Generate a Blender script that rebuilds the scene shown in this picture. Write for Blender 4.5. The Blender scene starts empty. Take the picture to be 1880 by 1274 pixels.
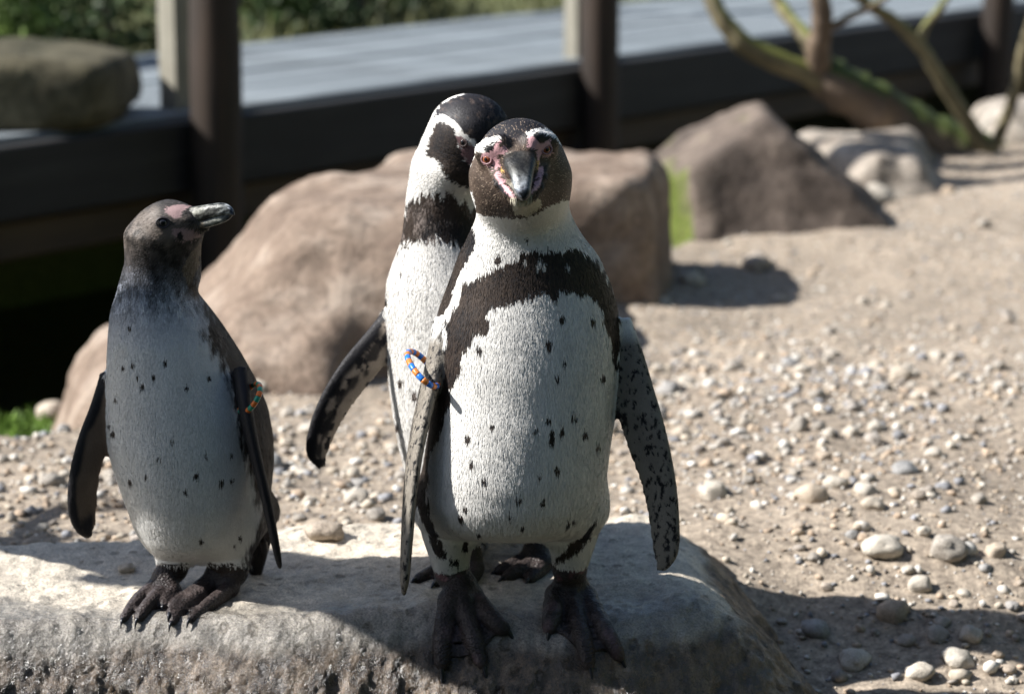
import bpy, math, random
import numpy as np

# ------------------------------------------------------------------ camera
scene = bpy.context.scene
rng = np.random.default_rng(7)
random.seed(7)
CAM_Z, PITCH, LENS = 0.94, math.radians(13.0), 85.0
cam_data = bpy.data.cameras.new("camera")
cam = bpy.data.objects.new("camera", cam_data)
scene.collection.objects.link(cam)
cam.location = (0, 0, CAM_Z)
cam.rotation_euler = (math.radians(90) - PITCH, 0, 0)
cam_data.lens = LENS
cam_data.sensor_width = 36.0
cam_data.clip_start = 0.05
cam_data.clip_end = 500
cam_data.dof.use_dof = True
cam_data.dof.focus_distance = 2.68
cam_data.dof.aperture_fstop = 4.2
cam_data.dof.aperture_blades = 9
scene.camera = cam

# ------------------------------------------------------------------ world, sun, exposure
SUN_EL, SUN_AZ = math.radians(41), math.radians(182)      # azimuth of the sun measured from +X (counter-clockwise)
world = bpy.data.worlds.new("World")
scene.world = world
world.use_nodes = True
wn = world.node_tree
bg = wn.nodes["Background"]
sky = wn.nodes.new("ShaderNodeTexSky")
sky.sky_type = 'NISHITA'
sky.sun_disc = False
sky.sun_elevation = SUN_EL
sky.sun_rotation = math.radians(90) - SUN_AZ
wn.links.new(sky.outputs[0], bg.inputs[0])
bg.inputs[1].default_value = 0.068
sun_data = bpy.data.lights.new("sun", 'SUN')
sun_data.energy = 5.0
sun_data.angle = math.radians(0.53)
sun_data.color = (1.0, 0.975, 0.94)
sun = bpy.data.objects.new("sun", sun_data)
scene.collection.objects.link(sun)
sun.rotation_euler = (0, math.radians(90) - SUN_EL, SUN_AZ)
scene.view_settings.view_transform = 'Standard'
scene.view_settings.look = 'None'
scene.view_settings.exposure = 1.0
scene.view_settings.gamma = 1.0

# ------------------------------------------------------------------ pixels to rays
F = LENS / 36.0 * 1880
CP, SP = math.cos(PITCH), math.sin(PITCH)
CAM = np.array([0, 0, CAM_Z])

def ray(px, py):
    d = np.array([px - 940.0, CP * F + SP * (637.0 - py), -SP * F + CP * (637.0 - py)])
    return d / np.linalg.norm(d)

def at(px, py, Y):
    d = ray(px, py)
    return CAM + d * (Y / d[1])

def project(P):
    q = P - CAM
    fwd = q[:, 1] * CP - q[:, 2] * SP
    up = q[:, 1] * SP + q[:, 2] * CP
    return np.stack([940 + F * q[:, 0] / fwd, 637 - F * up / fwd], 1)

# ------------------------------------------------------------------ maths helpers
def smooth(e0, e1, x):
    t = np.clip((x - e0) / (e1 - e0), 0, 1)
    return t * t * (3 - 2 * t)

def unit(v):
    v = np.asarray(v, float)
    return v / np.maximum(np.linalg.norm(v, axis=-1, keepdims=True), 1e-9)

_ROT = np.array([[0.6758, -0.5921, 0.4391], [0.7101, 0.6710, -0.2134], [-0.1982, 0.4465, 0.8726]], np.float32)
def _hash(i, j, k, seed):
    h = (i.astype(np.uint32) * np.uint32(374761393) + j.astype(np.uint32) * np.uint32(668265263)
         + k.astype(np.uint32) * np.uint32(2147483647) + np.uint32(seed * 7919 + 13))
    h = (h ^ (h >> np.uint32(13))) * np.uint32(1274126177)
    h = h ^ (h >> np.uint32(16))
    return (h & np.uint32(0xFFFF)).astype(np.float32) / 32767.5 - 1.0

def vnoise(P, seed=0):
    P = np.asarray(P, np.float32) @ _ROT
    f = np.floor(P)
    i = f.astype(np.int64) & 0xFFFFFF
    t = P - f
    t = t * t * t * (t * (t * 6 - 15) + 10)
    out = 0
    for a in (0, 1):
        wx = t[..., 0] if a else 1 - t[..., 0]
        for b in (0, 1):
            wy = t[..., 1] if b else 1 - t[..., 1]
            for c in (0, 1):
                wz = t[..., 2] if c else 1 - t[..., 2]
                out = out + wx * wy * wz * _hash(i[..., 0] + a, i[..., 1] + b, i[..., 2] + c, seed)
    return out

def fbm(P, octaves=4, seed=0, gain=0.5):
    s, a, P = 0, 1.0, np.asarray(P, np.float32)
    for o in range(octaves):
        s = s + a * vnoise(P, seed + o)
        P = P * 2.03 + 17.3
        a *= gain
    return s

def catmull(pts, n):
    pts = np.asarray(pts, float)
    m = len(pts)
    u = np.linspace(0, m - 1, n)
    i = np.clip(u.astype(int), 0, m - 2)
    t = (u - i)[:, None]
    p0, p1, p2, p3 = (pts[np.clip(i + k, 0, m - 1)] for k in (-1, 0, 1, 2))
    return 0.5 * ((2 * p1) + (p2 - p0) * t + (2 * p0 - 5 * p1 + 4 * p2 - p3) * t ** 2 + (3 * p1 - p0 - 3 * p2 + p3) * t ** 3)

def poly_sd(Q, poly):
    """signed distance (negative inside) of 2-D points Q to a polygon"""
    poly = np.asarray(poly, float)
    d = np.full(len(Q), 1e9)
    ins = np.zeros(len(Q), bool)
    n = len(poly)
    for k in range(n):
        a, b = poly[k], poly[(k + 1) % n]
        e = b - a
        w = Q - a
        t = np.clip((w @ e) / max(e @ e, 1e-9), 0, 1)
        d = np.minimum(d, np.sum((w - t[:, None] * e) ** 2, 1))
        c = ((a[1] <= Q[:, 1]) & (b[1] > Q[:, 1])) | ((b[1] <= Q[:, 1]) & (a[1] > Q[:, 1]))
        if abs(e[1]) > 1e-9:
            ins ^= c & (Q[:, 0] < a[0] + (Q[:, 1] - a[1]) / e[1] * e[0])
    return np.sqrt(d) * np.where(ins, -1, 1)

# ------------------------------------------------------------------ signed distance fields and surface nets
def smin(a, b, k):
    h = np.maximum(k - np.abs(a - b), 0) / k
    return np.minimum(a, b) - h * h * k * 0.25

def cone_sd(a, b, ra, rb):
    a, b = np.asarray(a, np.float32), np.asarray(b, np.float32)
    ba = b - a
    L2 = float(ba @ ba) + 1e-12
    def f(X, Y, Z):
        x, y, z = X - a[0], Y - a[1], Z - a[2]
        t = np.clip((x * ba[0] + y * ba[1] + z * ba[2]) / L2, 0, 1)
        return np.sqrt((x - t * ba[0]) ** 2 + (y - t * ba[1]) ** 2 + (z - t * ba[2]) ** 2) - (ra + (rb - ra) * t)
    r = max(ra, rb)
    return f, np.minimum(a, b) - r, np.maximum(a, b) + r

def ell_sd(c, r, axes=None):
    c, r = np.asarray(c, np.float32), np.asarray(r, np.float32)
    A = np.eye(3, dtype=np.float32) if axes is None else np.asarray(axes, np.float32)
    def f(X, Y, Z):
        x, y, z = X - c[0], Y - c[1], Z - c[2]
        k0 = k1 = 0
        for i in range(3):
            q = x * A[i, 0] + y * A[i, 1] + z * A[i, 2]
            k0 = k0 + (q / r[i]) ** 2
            k1 = k1 + (q / r[i] ** 2) ** 2
        k0, k1 = np.sqrt(k0), np.sqrt(k1) + 1e-9
        return k0 * (k0 - 1) / k1
    m = float(r.max())
    return f, c - m, c + m

def loft_sd(rows):
    """rows: (z, cx, cy, rx, ry) from top to bottom; smooth stack of ellipses"""
    rows = np.asarray(sorted(rows), float)
    zz = np.linspace(rows[0, 0], rows[-1, 0], 400)
    tab = np.stack([np.interp(zz, rows[:, 0], rows[:, k]) for k in range(1, 5)], 1)
    ker = np.hanning(31); ker /= ker.sum()
    pad = np.pad(tab, ((15, 15), (0, 0)), 'edge')
    tab = np.stack([np.convolve(pad[:, k], ker, 'valid') for k in range(4)], 1)
    def f(X, Y, Z):
        c = [np.interp(Z.ravel(), zz, tab[:, k]).reshape(Z.shape).astype(np.float32) for k in range(4)]
        u, v = (X - c[0]) / c[2], (Y - c[1]) / c[3]
        e = np.sqrt(u * u + v * v)
        k1 = np.sqrt((u / c[2]) ** 2 + (v / c[3]) ** 2) + 1e-9
        d = e * (e - 1) / k1
        o = np.maximum(zz[0] - Z, Z - zz[-1])
        return np.where(o > 0, np.sqrt(np.maximum(d, 0) ** 2 + o ** 2), np.maximum(d, o)).astype(np.float32)
    m = tab[:, 2:].max()
    return f, np.array([tab[:, 0].min() - m, tab[:, 1].min() - m, zz[0]]), np.array([tab[:, 0].max() + m, tab[:, 1].max() + m, zz[-1]])

def blade_sd(pts, W0, n=64):
    """pts: (xyz, half width, half thickness); a flat curved blade such as a flipper"""
    tab = catmull([list(p) + [w, t] for p, w, t in pts], n)
    C = tab[:, :3]
    T = unit(np.gradient(C, axis=0))
    W0 = unit(W0)
    W = unit(W0 - T * (T @ W0)[:, None])
    N = np.cross(T, W)
    hw, th = np.maximum(tab[:, 3], 0.002), np.maximum(tab[:, 4], 0.0025)
    ds = float(np.mean(np.linalg.norm(np.diff(C, axis=0), axis=1)))
    dhw = np.gradient(hw) / ds
    def local(P):
        P = np.asarray(P, np.float32)
        best = np.full(len(P), 1e9, np.float32); idx = np.zeros(len(P), int)
        px_, py_, pz_ = P.T.copy()
        for i in range(n):
            d = (px_ - np.float32(C[i, 0])) ** 2 + (py_ - np.float32(C[i, 1])) ** 2 + (pz_ - np.float32(C[i, 2])) ** 2
            m = d < best
            best[m] = d[m]; idx[m] = i
        q = P - C[idx]
        u, v, s = np.sum(q * W[idx], 1), np.sum(q * N[idx], 1), np.sum(q * T[idx], 1)
        w = np.maximum(hw[idx] + np.clip(s, -ds, ds) * dhw[idx], .002)
        return idx, u / w, v, s
    def fp(P):
        idx, u, v, s = local(P)
        t = th[idx] * (0.72 + 0.28 * np.clip(u, -1, 1))       # thicker leading edge on the W side
        w = np.maximum(hw[idx] + np.clip(s, -ds, ds) * dhw[idx], .002)
        uu = u * w
        k0 = np.sqrt(u ** 2 + (v / t) ** 2)
        k1 = np.sqrt((uu / w ** 2) ** 2 + (v / t ** 2) ** 2) + 1e-9
        d = k0 * (k0 - 1) / k1
        end = ((idx == 0) & (s < 0)) | ((idx == n - 1) & (s > 0))
        return np.where(end, np.sqrt(np.maximum(d, 0) ** 2 + s ** 2), d)
    def f(X, Y, Z):
        sh = np.broadcast_shapes(X.shape, Y.shape, Z.shape)
        P = np.stack([np.broadcast_to(a, sh).ravel() for a in (X, Y, Z)], 1)
        return fp(P).reshape(sh).astype(np.float32)
    m = hw.max() + 0.004
    f.local, f.frame = local, (C, T, W, N)
    return f, C.min(0) - m, C.max(0) + m

class Field:
    def __init__(self, lo, hi, h):
        self.h, self.lo = h, np.asarray(lo, float)
        self.n = np.ceil((np.asarray(hi) - self.lo) / h).astype(int) + 1
        self.ax = [(self.lo[i] + h * np.arange(self.n[i])).astype(np.float32) for i in range(3)]
        self.d = np.full(self.n, 1.0, np.float32)
    def add(self, prim, k):
        f, lo, hi = prim
        a = np.clip(np.floor((lo - k - 2 * self.h - self.lo) / self.h).astype(int), 0, self.n)
        b = np.clip(np.ceil((hi + k + 2 * self.h - self.lo) / self.h).astype(int) + 1, 0, self.n)
        if np.any(b <= a):
            return
        X = self.ax[0][a[0]:b[0], None, None]; Y = self.ax[1][None, a[1]:b[1], None]; Z = self.ax[2][None, None, a[2]:b[2]]
        sl = tuple(slice(a[i], b[i]) for i in range(3))
        self.d[sl] = smin(self.d[sl], f(X, Y, Z).astype(np.float32), k)

def surface_nets(d, lo, h):
    s = d < 0
    c = [(i, j, k) for i in (0, 1) for j in (0, 1) for k in (0, 1)]
    n = np.array(d.shape) - 1
    cut = lambda A, o: A[o[0]:o[0] + n[0], o[1]:o[1] + n[1], o[2]:o[2] + n[2]]
    cnt = np.zeros(n, np.int8)
    for o in c:
        cnt += cut(s, o)
    act = (cnt > 0) & (cnt < 8)
    I = np.argwhere(act)
    idx = np.full(n, -1, np.int64)
    idx[act] = np.arange(len(I))
    val = {o: d[I[:, 0] + o[0], I[:, 1] + o[1], I[:, 2] + o[2]] for o in c}
    acc = np.zeros((len(I), 3)); num = np.zeros(len(I))
    for o in c:
        for ax in range(3):
            if o[ax] == 0:
                q = list(o); q[ax] = 1; q = tuple(q)
                va, vb = val[o], val[q]
                m = (va < 0) != (vb < 0)
                t = va[m] / (va[m] - vb[m])
                p = np.tile(np.array(o, float), (m.sum(), 1)); p[:, ax] += t
                acc[m] += p; num[m] += 1
    V = lo + h * (I + acc / num[:, None])
    faces = []
    for ax in range(3):
        a1, a2 = (ax + 1) % 3, (ax + 2) % 3
        sl0 = [slice(None)] * 3; sl1 = [slice(None)] * 3
        sl0[ax] = slice(0, -1); sl1[ax] = slice(1, None)
        E = np.argwhere(s[tuple(sl0)] != s[tuple(sl1)])
        ok = (E[:, a1] > 0) & (E[:, a2] > 0) & (E[:, a1] < n[a1]) & (E[:, a2] < n[a2])
        E = E[ok]
        flip = s[tuple(E.T)]
        q = []
        for (o1, o2) in ((-1, -1), (0, -1), (0, 0), (-1, 0)):
            e = E.copy(); e[:, a1] += o1; e[:, a2] += o2
            q.append(idx[tuple(e.T)])
        q = np.stack(q, 1)
        q[~flip] = q[~flip][:, ::-1]
        faces.append(q)
    return V, np.concatenate(faces)

# ------------------------------------------------------------------ mesh helpers
def new_obj(name, mesh, parent=None, mat=None):
    o = bpy.data.objects.new(name, mesh)
    scene.collection.objects.link(o)
    if parent is not None:
        o.parent = parent
    if mat is not None and mesh is not None and not mesh.materials:
        mesh.materials.append(mat)
    return o

def empty(name, loc=(0, 0, 0)):
    o = bpy.data.objects.new(name, None)
    o.empty_display_size = 0.05
    scene.collection.objects.link(o)
    o.location = loc
    return o

def tag(o, label=None, cat=None, group=None, kind=None):
    for k, v in (("label", label), ("category", cat), ("group", group), ("kind", kind)):
        if v:
            o[k] = v
    return o

def mesh_from(name, V, Fq, col=None, shade=True):
    """V (n,3), Fq (m,k) with k=3 or 4 (fast path)"""
    V = np.asarray(V, np.float32); Fq = np.asarray(Fq, np.int32)
    me = bpy.data.meshes.new(name)
    k = Fq.shape[1]
    me.vertices.add(len(V)); me.vertices.foreach_set("co", V.ravel())
    me.loops.add(Fq.size); me.loops.foreach_set("vertex_index", Fq.ravel())
    me.polygons.add(len(Fq))
    me.polygons.foreach_set("loop_start", np.arange(0, Fq.size, k, dtype=np.int32))
    me.update(calc_edges=True)
    if shade:
        me.polygons.foreach_set("use_smooth", np.ones(len(Fq), bool))
    if col is not None:
        add_col(me, col)
    me.update()
    return me

def add_col(me, col):
    a = me.color_attributes.new("Col", 'FLOAT_COLOR', 'POINT')
    c = np.ones((len(me.vertices), 4), np.float32)
    c[:, :3] = col
    a.data.foreach_set("color", c.ravel())

def local(V, parent):
    return np.asarray(V) - np.array(parent.location)

def vert_normals(V, Fq):
    n = np.zeros_like(V)
    a = V[Fq[:, 2]] - V[Fq[:, 0]]; b = V[Fq[:, 3 % Fq.shape[1]]] - V[Fq[:, 1]] if Fq.shape[1] == 4 else V[Fq[:, 2]] - V[Fq[:, 1]]
    fn = np.cross(a, b)
    for k in range(Fq.shape[1]):
        np.add.at(n, Fq[:, k], fn)
    return unit(n)

def tube(path, radii, seg=12, caps=True, squash=None):
    """a tube mesh along a path; returns V, quads"""
    path = np.asarray(path, float); n = len(path)
    radii = np.broadcast_to(np.asarray(radii, float), (n,))
    T = unit(np.gradient(path, axis=0))
    ref = np.array([0, 0, 1.0]) if abs(T[0][2]) < 0.9 else np.array([1.0, 0, 0])
    U = np.zeros_like(path)
    u = unit(np.cross(T[0], ref))
    for i in range(n):
        u = unit(u - T[i] * (u @ T[i])); U[i] = u
    W = np.cross(T, U)
    ang = np.linspace(0, 2 * np.pi, seg, endpoint=False)
    V = (path[:, None] + radii[:, None, None] * (np.cos(ang)[None, :, None] * U[:, None] + np.sin(ang)[None, :, None] * W[:, None])).reshape(-1, 3)
    Q = []
    for i in range(n - 1):
        for j in range(seg):
            k = (j + 1) % seg
            Q.append((i * seg + j, i * seg + k, (i + 1) * seg + k, (i + 1) * seg + j))
    if caps:
        V = np.concatenate([V, path[:1], path[-1:]])
        a, b = n * seg, n * seg + 1
        for j in range(0, seg):
            k = (j + 1) % seg
            Q.append((a, k, j, a)); Q.append((b, (n - 1) * seg + j, (n - 1) * seg + k, b))
    return V, Q

def mesh_py(name, V, Fs, col=None, shade=True):
    me = bpy.data.meshes.new(name)
    Fs = [tuple(dict.fromkeys(int(i) for i in f)) for f in Fs]
    me.from_pydata([tuple(map(float, v)) for v in V], [], Fs)
    if shade:
        me.polygons.foreach_set("use_smooth", np.ones(len(Fs), bool))
    if col is not None:
        add_col(me, col)
    me.update()
    return me

def box_mesh(name, L, W, H, bevel=0.004, jitter=0.0):
    """box centred at the origin with chamfered long edges"""
    y, z, b = W / 2, H / 2, bevel
    prof = [(-y + b, -z), (y - b, -z), (y, -z + b), (y, z - b), (y - b, z), (-y + b, z), (-y, z - b), (-y, -z + b)]
    n = 9
    V, Fs = [], []
    for i in range(n):
        x = -L / 2 + L * i / (n - 1)
        for (a, c) in prof:
            V.append((x, a + random.uniform(-jitter, jitter), c + random.uniform(-jitter, jitter)))
    for i in range(n - 1):
        for j in range(8):
            k = (j + 1) % 8
            Fs.append((i * 8 + j, i * 8 + k, (i + 1) * 8 + k, (i + 1) * 8 + j))
    Fs.append(tuple(range(7, -1, -1))); Fs.append(tuple((n - 1) * 8 + j for j in range(8)))
    return mesh_py(name, V, Fs, shade=False)

# ------------------------------------------------------------------ materials
class M:
    """tiny node builder"""
    def __init__(self, name):
        self.m = bpy.data.materials.new(name); self.m.use_nodes = True
        self.t = self.m.node_tree
        self.b = self.t.nodes["Principled BSDF"]
    def n(self, typ, **kw):
        nd = self.t.nodes.new("ShaderNode" + typ)
        for k, v in kw.items():
            if k in nd.inputs:
                nd.inputs[k].default_value = v
            else:
                setattr(nd, k, v)
        return nd
    def l(self, a, b):
        self.t.links.new(a, b)
    def coord(self, kind="Object", scale=None):
        c = self.n("TexCoord").outputs[kind]
        if scale is not None:
            mp = self.n("Mapping"); mp.inputs["Scale"].default_value = scale
            self.l(c, mp.inputs[0]); c = mp.outputs[0]
        return c
    def noise(self, vec, scale, detail=4, rough=0.55):
        nd = self.n("TexNoise"); nd.inputs["Scale"].default_value = scale
        nd.inputs["Detail"].default_value = detail; nd.inputs["Roughness"].default_value = rough
        self.l(vec, nd.inputs["Vector"])
        return nd.outputs["Fac"]
    def ramp(self, fac, stops):
        r = self.n("ValToRGB")
        el = r.color_ramp.elements
        while len(el) < len(stops):
            el.new(0.5)
        for e, (p, c) in zip(el, stops):
            e.position = p
            e.color = (*c, 1) if not np.isscalar(c) else (c, c, c, 1)
        self.l(fac, r.inputs[0])
        return r.outputs[0]
    def mix(self, fac, a, b, blend='MIX'):
        mx = self.n("Mix", data_type='RGBA', blend_type=blend)
        for s, v in ((0, fac), (6, a), (7, b)):
            if hasattr(v, "is_output"):
                self.l(v, mx.inputs[s])
            else:
                mx.inputs[s].default_value = v if s == 0 else (*v, 1)
        return mx.outputs[2]
    def math(self, op, a, b=0.0):
        nd = self.n("Math", operation=op)
        for i, v in enumerate((a, b)):
            if hasattr(v, "is_output"):
                self.l(v, nd.inputs[i])
            else:
                nd.inputs[i].default_value = v
        return nd.outputs[0]
    def bump(self, h, strength, dist, prev=None):
        nd = self.n("Bump"); nd.inputs["Strength"].default_value = strength; nd.inputs["Distance"].default_value = dist
        self.l(h, nd.inputs["Height"])
        if prev is not None:
            self.l(prev, nd.inputs["Normal"])
        return nd.outputs[0]
    def out(self, color=None, rough=None, normal=None, spec=None):
        for key, v in (("Base Color", color), ("Roughness", rough), ("Normal", normal), ("Specular IOR Level", spec)):
            if v is None:
                continue
            if hasattr(v, "is_output"):
                self.l(v, self.b.inputs[key])
            else:
                self.b.inputs[key].default_value = (*v, 1) if key == "Base Color" else v
        return self.m

def mat_plumage(name, rough=0.6, spec=0.35, bump=0.25, grain=900):
    m = M(name)
    col = m.n("Attribute", attribute_name="Col").outputs["Color"]
    co = m.coord("Object", (1, 1, 0.3))
    nz = m.noise(co, grain, 2)
    c = m.mix(0.22, col, m.ramp(nz, [(0.25, 0.5), (0.75, 1.45)]), 'MULTIPLY')
    return m.out(c, rough, m.bump(nz, bump, 0.0012), spec)

def mat_attr(name, rough=0.4, spec=0.5, bump=0.0, scale=300, lo=0.7, hi=1.25):
    m = M(name)
    col = m.n("Attribute", attribute_name="Col").outputs["Color"]
    nz = m.noise(m.coord("Object"), scale, 4)
    c = m.mix(1.0, col, m.ramp(nz, [(0.3, lo), (0.7, hi)]), 'MULTIPLY')
    return m.out(c, rough, m.bump(nz, bump, 0.001) if bump else None, spec)

def mat_wood(name, a, b, c, scale=(3, 40, 40), rough=0.75, moss=None):
    m = M(name)
    co = m.coord("Object", scale)
    n1 = m.noise(co, 1.0, 6, 0.65)
    n2 = m.noise(m.coord("Object"), 3.0, 5)
    col = m.ramp(n1, [(0.25, a), (0.5, b), (0.78, c)])
    col = m.mix(0.7, col, m.ramp(n2, [(0.3, 0.55), (0.7, 1.3)]), 'MULTIPLY')
    if moss:
        g = m.n("NewGeometry"); sp = m.n("SeparateXYZ"); m.l(g.outputs["Normal"], sp.inputs[0])
        f = m.math('ADD', m.math('MULTIPLY', sp.outputs[2], 0.9), m.math('MULTIPLY', n2, 0.9))
        f = m.ramp(f, [(0.72, 0.0), (0.98, 1.0)])
        col = m.mix(f, col, moss)
    return m.out(col, rough, m.bump(n1, 0.5, 0.006))

def mat_stone(name, cols, scale=8.0, fine=90.0, rough=0.85, bump=0.6, moss=None, dist=0.01, spec=0.25, objrand=False):
    m = M(name)
    co = m.coord("Object")
    n1 = m.noise(co, scale, 6, 0.6)
    n2 = m.noise(co, fine, 5, 0.7)
    k = len(cols)
    col = m.ramp(n1, [(0.3 + 0.4 * i / (k - 1), c) for i, c in enumerate(cols)])
    col = m.mix(0.85, col, m.ramp(n2, [(0.28, 0.5), (0.5, 0.98), (0.75, 1.4)]), 'MULTIPLY')
    if objrand:
        oi = m.n("ObjectInfo")
        tint = m.ramp(oi.outputs["Random"], [(0.0, (0.62, 0.60, 0.58)), (0.35, (1.0, 0.96, 0.9)), (0.6, (1.18, 1.14, 1.06)), (0.8, (0.92, 0.78, 0.64)), (1.0, (0.7, 0.74, 0.8))])
        col = m.mix(1.0, col, tint, 'MULTIPLY')
    if moss:
        n3 = m.noise(co, 5.0, 5, 0.6)
        g = m.n("NewGeometry"); sp = m.n("SeparateXYZ"); m.l(g.outputs["Normal"], sp.inputs[0])
        f = m.math('ADD', m.math('MULTIPLY', sp.outputs[0], -0.85), m.math('MULTIPLY', n3, 0.95))
        f = m.ramp(m.math("MULTIPLY", f, 0.6), [(0.55, 0.0), (0.74, 1.0)])
        col = m.mix(f, col, m.ramp(n2, [(0.3, (0.05, 0.075, 0.01)), (0.7, moss)]))
    nb = m.bump(n1, bump * 0.6, dist * 2)
    nb = m.bump(n2, bump, dist * 0.6, nb)
    return m.out(col, rough, nb, spec)

# ------------------------------------------------------------------ terrain and the big rock (height functions)
U2, V2, DECK0 = np.array([0.646, 0.763]), np.array([-0.763, 0.646]), np.array([-1.25, 5.9])

def edge_s(x, y):
    ye = np.interp(x, [-8, -3, -1.6, -0.85, 0.0, 0.6, 1.2, 2.2, 6, 60], [-2, 2.2, 3.35, 3.92, 5.05, 6.15, 7.0, 7.9, 11, 66])
    return (y - ye) * 0.68

def deck_s(x, y):
    return (x - DECK0[0]) * V2[0] + (y - DECK0[1]) * V2[1]

def gz(x, y):
    x, y = np.broadcast_arrays(np.asarray(x, float), np.asarray(y, float))
    z = -0.060 - 0.11 * smooth(0.0, 0.4, x) * (1 - smooth(2.75, 3.25, y)) - 0.045 * smooth(3.6, 5.0, y) * smooth(0.1, 0.5, x) - 0.035 * smooth(3.2, 4.4, y) * (1 - smooth(0.1, 0.5, x))
    z = z - 0.55 * (1 - smooth(2.46, 2.78, y + 0.30 * smooth(0.28, 0.5, x))) * (y > -1.3) + 0.04 * smooth(4.5, 7.0, y) * smooth(0.4, 1.4, x)
    P = np.stack([x, y, np.zeros_like(x)], -1)
    near = (np.abs(x) < 6) & (y < 12)
    z = z + np.where(near, 0.020 * fbm(P * 2.2, 3, 3) + 0.006 * fbm(P * 11, 3, 9) + 0.003 * fbm(P * 38, 2, 21), 0)
    s = edge_s(x, y)
    lf = smooth(-0.40, -0.62, x)
    sn = s + 0.05 * vnoise(P * 4, 5)
    z = z - (1 - lf) * 0.85 * smooth(-0.14, 0.40, sn) - lf * (0.19 * smooth(-0.14, 0.08, sn) + 0.66 * smooth(0.50, 0.80, sn))
    z = z + 0.95 * smooth(1.0, 1.32, deck_s(x, y)) + 0.9 * smooth(1.35, 6.0, deck_s(x, y))
    return z

def rock_h(x, y):
    x, y = np.broadcast_arrays(np.asarray(x, float), np.asarray(y, float))
    P = np.stack([x, y, np.zeros_like(x)], -1)
    wob = 0.022 * vnoise(P * [5, 5, 1], 31)
    yf = np.interp(x, [-1.4, -0.6, -0.3, -0.1, 0.1, 0.25], [2.665, 2.655, 2.660, 2.700, 2.705, 2.75]) + wob
    yb = np.interp(x, [-1.4, -0.5, 0.0, 0.2], [2.90, 2.93, 3.05, 3.07]) + wob
    xe = np.interp(y, [2.6, 2.8, 3.1], [0.195, 0.20, 0.165]) + wob
    t1, t2, t3 = np.maximum(yf - y, 0), np.maximum(x - xe, 0), np.maximum(y - yb, 0)
    t4 = np.maximum(-1.15 - x, 0)
    t = np.sqrt(t1 ** 2 + (t2 * 0.80) ** 2 + (t4 * 0.8) ** 2)
    rr = np.interp(x, [-0.4, -0.2, -0.1, 0.1], [0.030, 0.040, 0.07, 0.07])
    z = -np.interp(x, [-0.4, -0.15, 0.0], [2.1, 1.85, 1.75]) * (np.sqrt(t ** 2 + rr ** 2) - rr) - 0.75 * (np.sqrt(t3 ** 2 + 0.08 ** 2) - 0.08)
    face = smooth(0.02, 0.12, t) * (1 - 0.65 * smooth(0.0, 0.15, x))
    z = z + 0.007 * fbm(P * 6, 3, 41) + (0.0026 + 0.0062 * face) * fbm(P * [34, 26, 1], 3, 43) + (0.0010 + 0.0038 * face) * fbm(P * [90, 80, 1], 2, 47)
    return z + 0.002

def hit(px, py, lift=0.0):
    """the point of rock or ground seen at a pixel"""
    d = ray(px, py)
    t = np.linspace(1.8, 11.0, 9200)
    P = CAM + t[:, None] * d
    h = np.maximum(rock_h(P[:, 0], P[:, 1]), gz(P[:, 0], P[:, 1]))
    k = int(np.argmax(P[:, 2] < h))
    p = P[k].copy(); p[2] = h[k] + lift
    return p

def spaced(lo, hi, step, far):
    core = np.arange(lo, hi + step / 2, step)
    out, s, a, b = [], step, lo, hi
    left, right = [], []
    while a > -far or b < far:
        s *= 1.35
        a -= s; b += s
        left.append(a); right.append(b)
    return np.concatenate([left[::-1], core, right])

def grid_mesh(name, xs, ys, zf, colf=None, relief=None):
    X, Y = np.meshgrid(xs, ys, indexing='ij')
    Z = zf(X, Y)
    V = np.stack([X, Y, Z], -1).reshape(-1, 3)
    i = np.arange(len(xs) * len(ys)).reshape(len(xs), len(ys))
    Q = np.stack([i[:-1, :-1], i[1:, :-1], i[1:, 1:], i[:-1, 1:]], -1).reshape(-1, 4)
    if relief is not None:
        V = V + vert_normals(V, Q) * relief(V)[:, None]
    return mesh_from(name, V, Q, colf(V) if colf else None)

def ground_col(V):
    x, y = V[:, 0], V[:, 1]
    n = fbm(np.stack([x, y, 0 * x], 1) * 1.7, 4, 61)[:, None]
    sand = np.array([0.34, 0.283, 0.222]) * (1 + 0.16 * n)
    s = edge_s(x, y)
    wet = smooth(0.18, 0.34, s - 0.35 * smooth(-0.4, -0.6, x))[:, None] * (s[:, None] < 3)
    green = (smooth(-0.06, 0.06, s + 0.04 * n[:, 0]) * smooth(-0.35, -0.6, x))[:, None]
    c = sand * (1 - green) + np.array([0.075, 0.13, 0.02]) * green
    c = c * (1 - wet * (1 - 0.55 * green)) + np.array([0.022, 0.026, 0.016]) * wet * (1 - 0.55 * green)
    added_pool = (1 - smooth(2.20, 2.50, y))[:, None] * (y[:, None] > -1.3)  # ground darkened under the added water, to cut bounce onto the penguins
    c = c * (1 - added_pool) + np.array([0.03, 0.03, 0.024]) * added_pool
    far = smooth(1.1, 1.3, deck_s(x, y))[:, None]
    bank = np.array([0.14, 0.15, 0.07]) * (1 + 0.5 * n)
    return c * (1 - far) + bank * far

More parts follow.
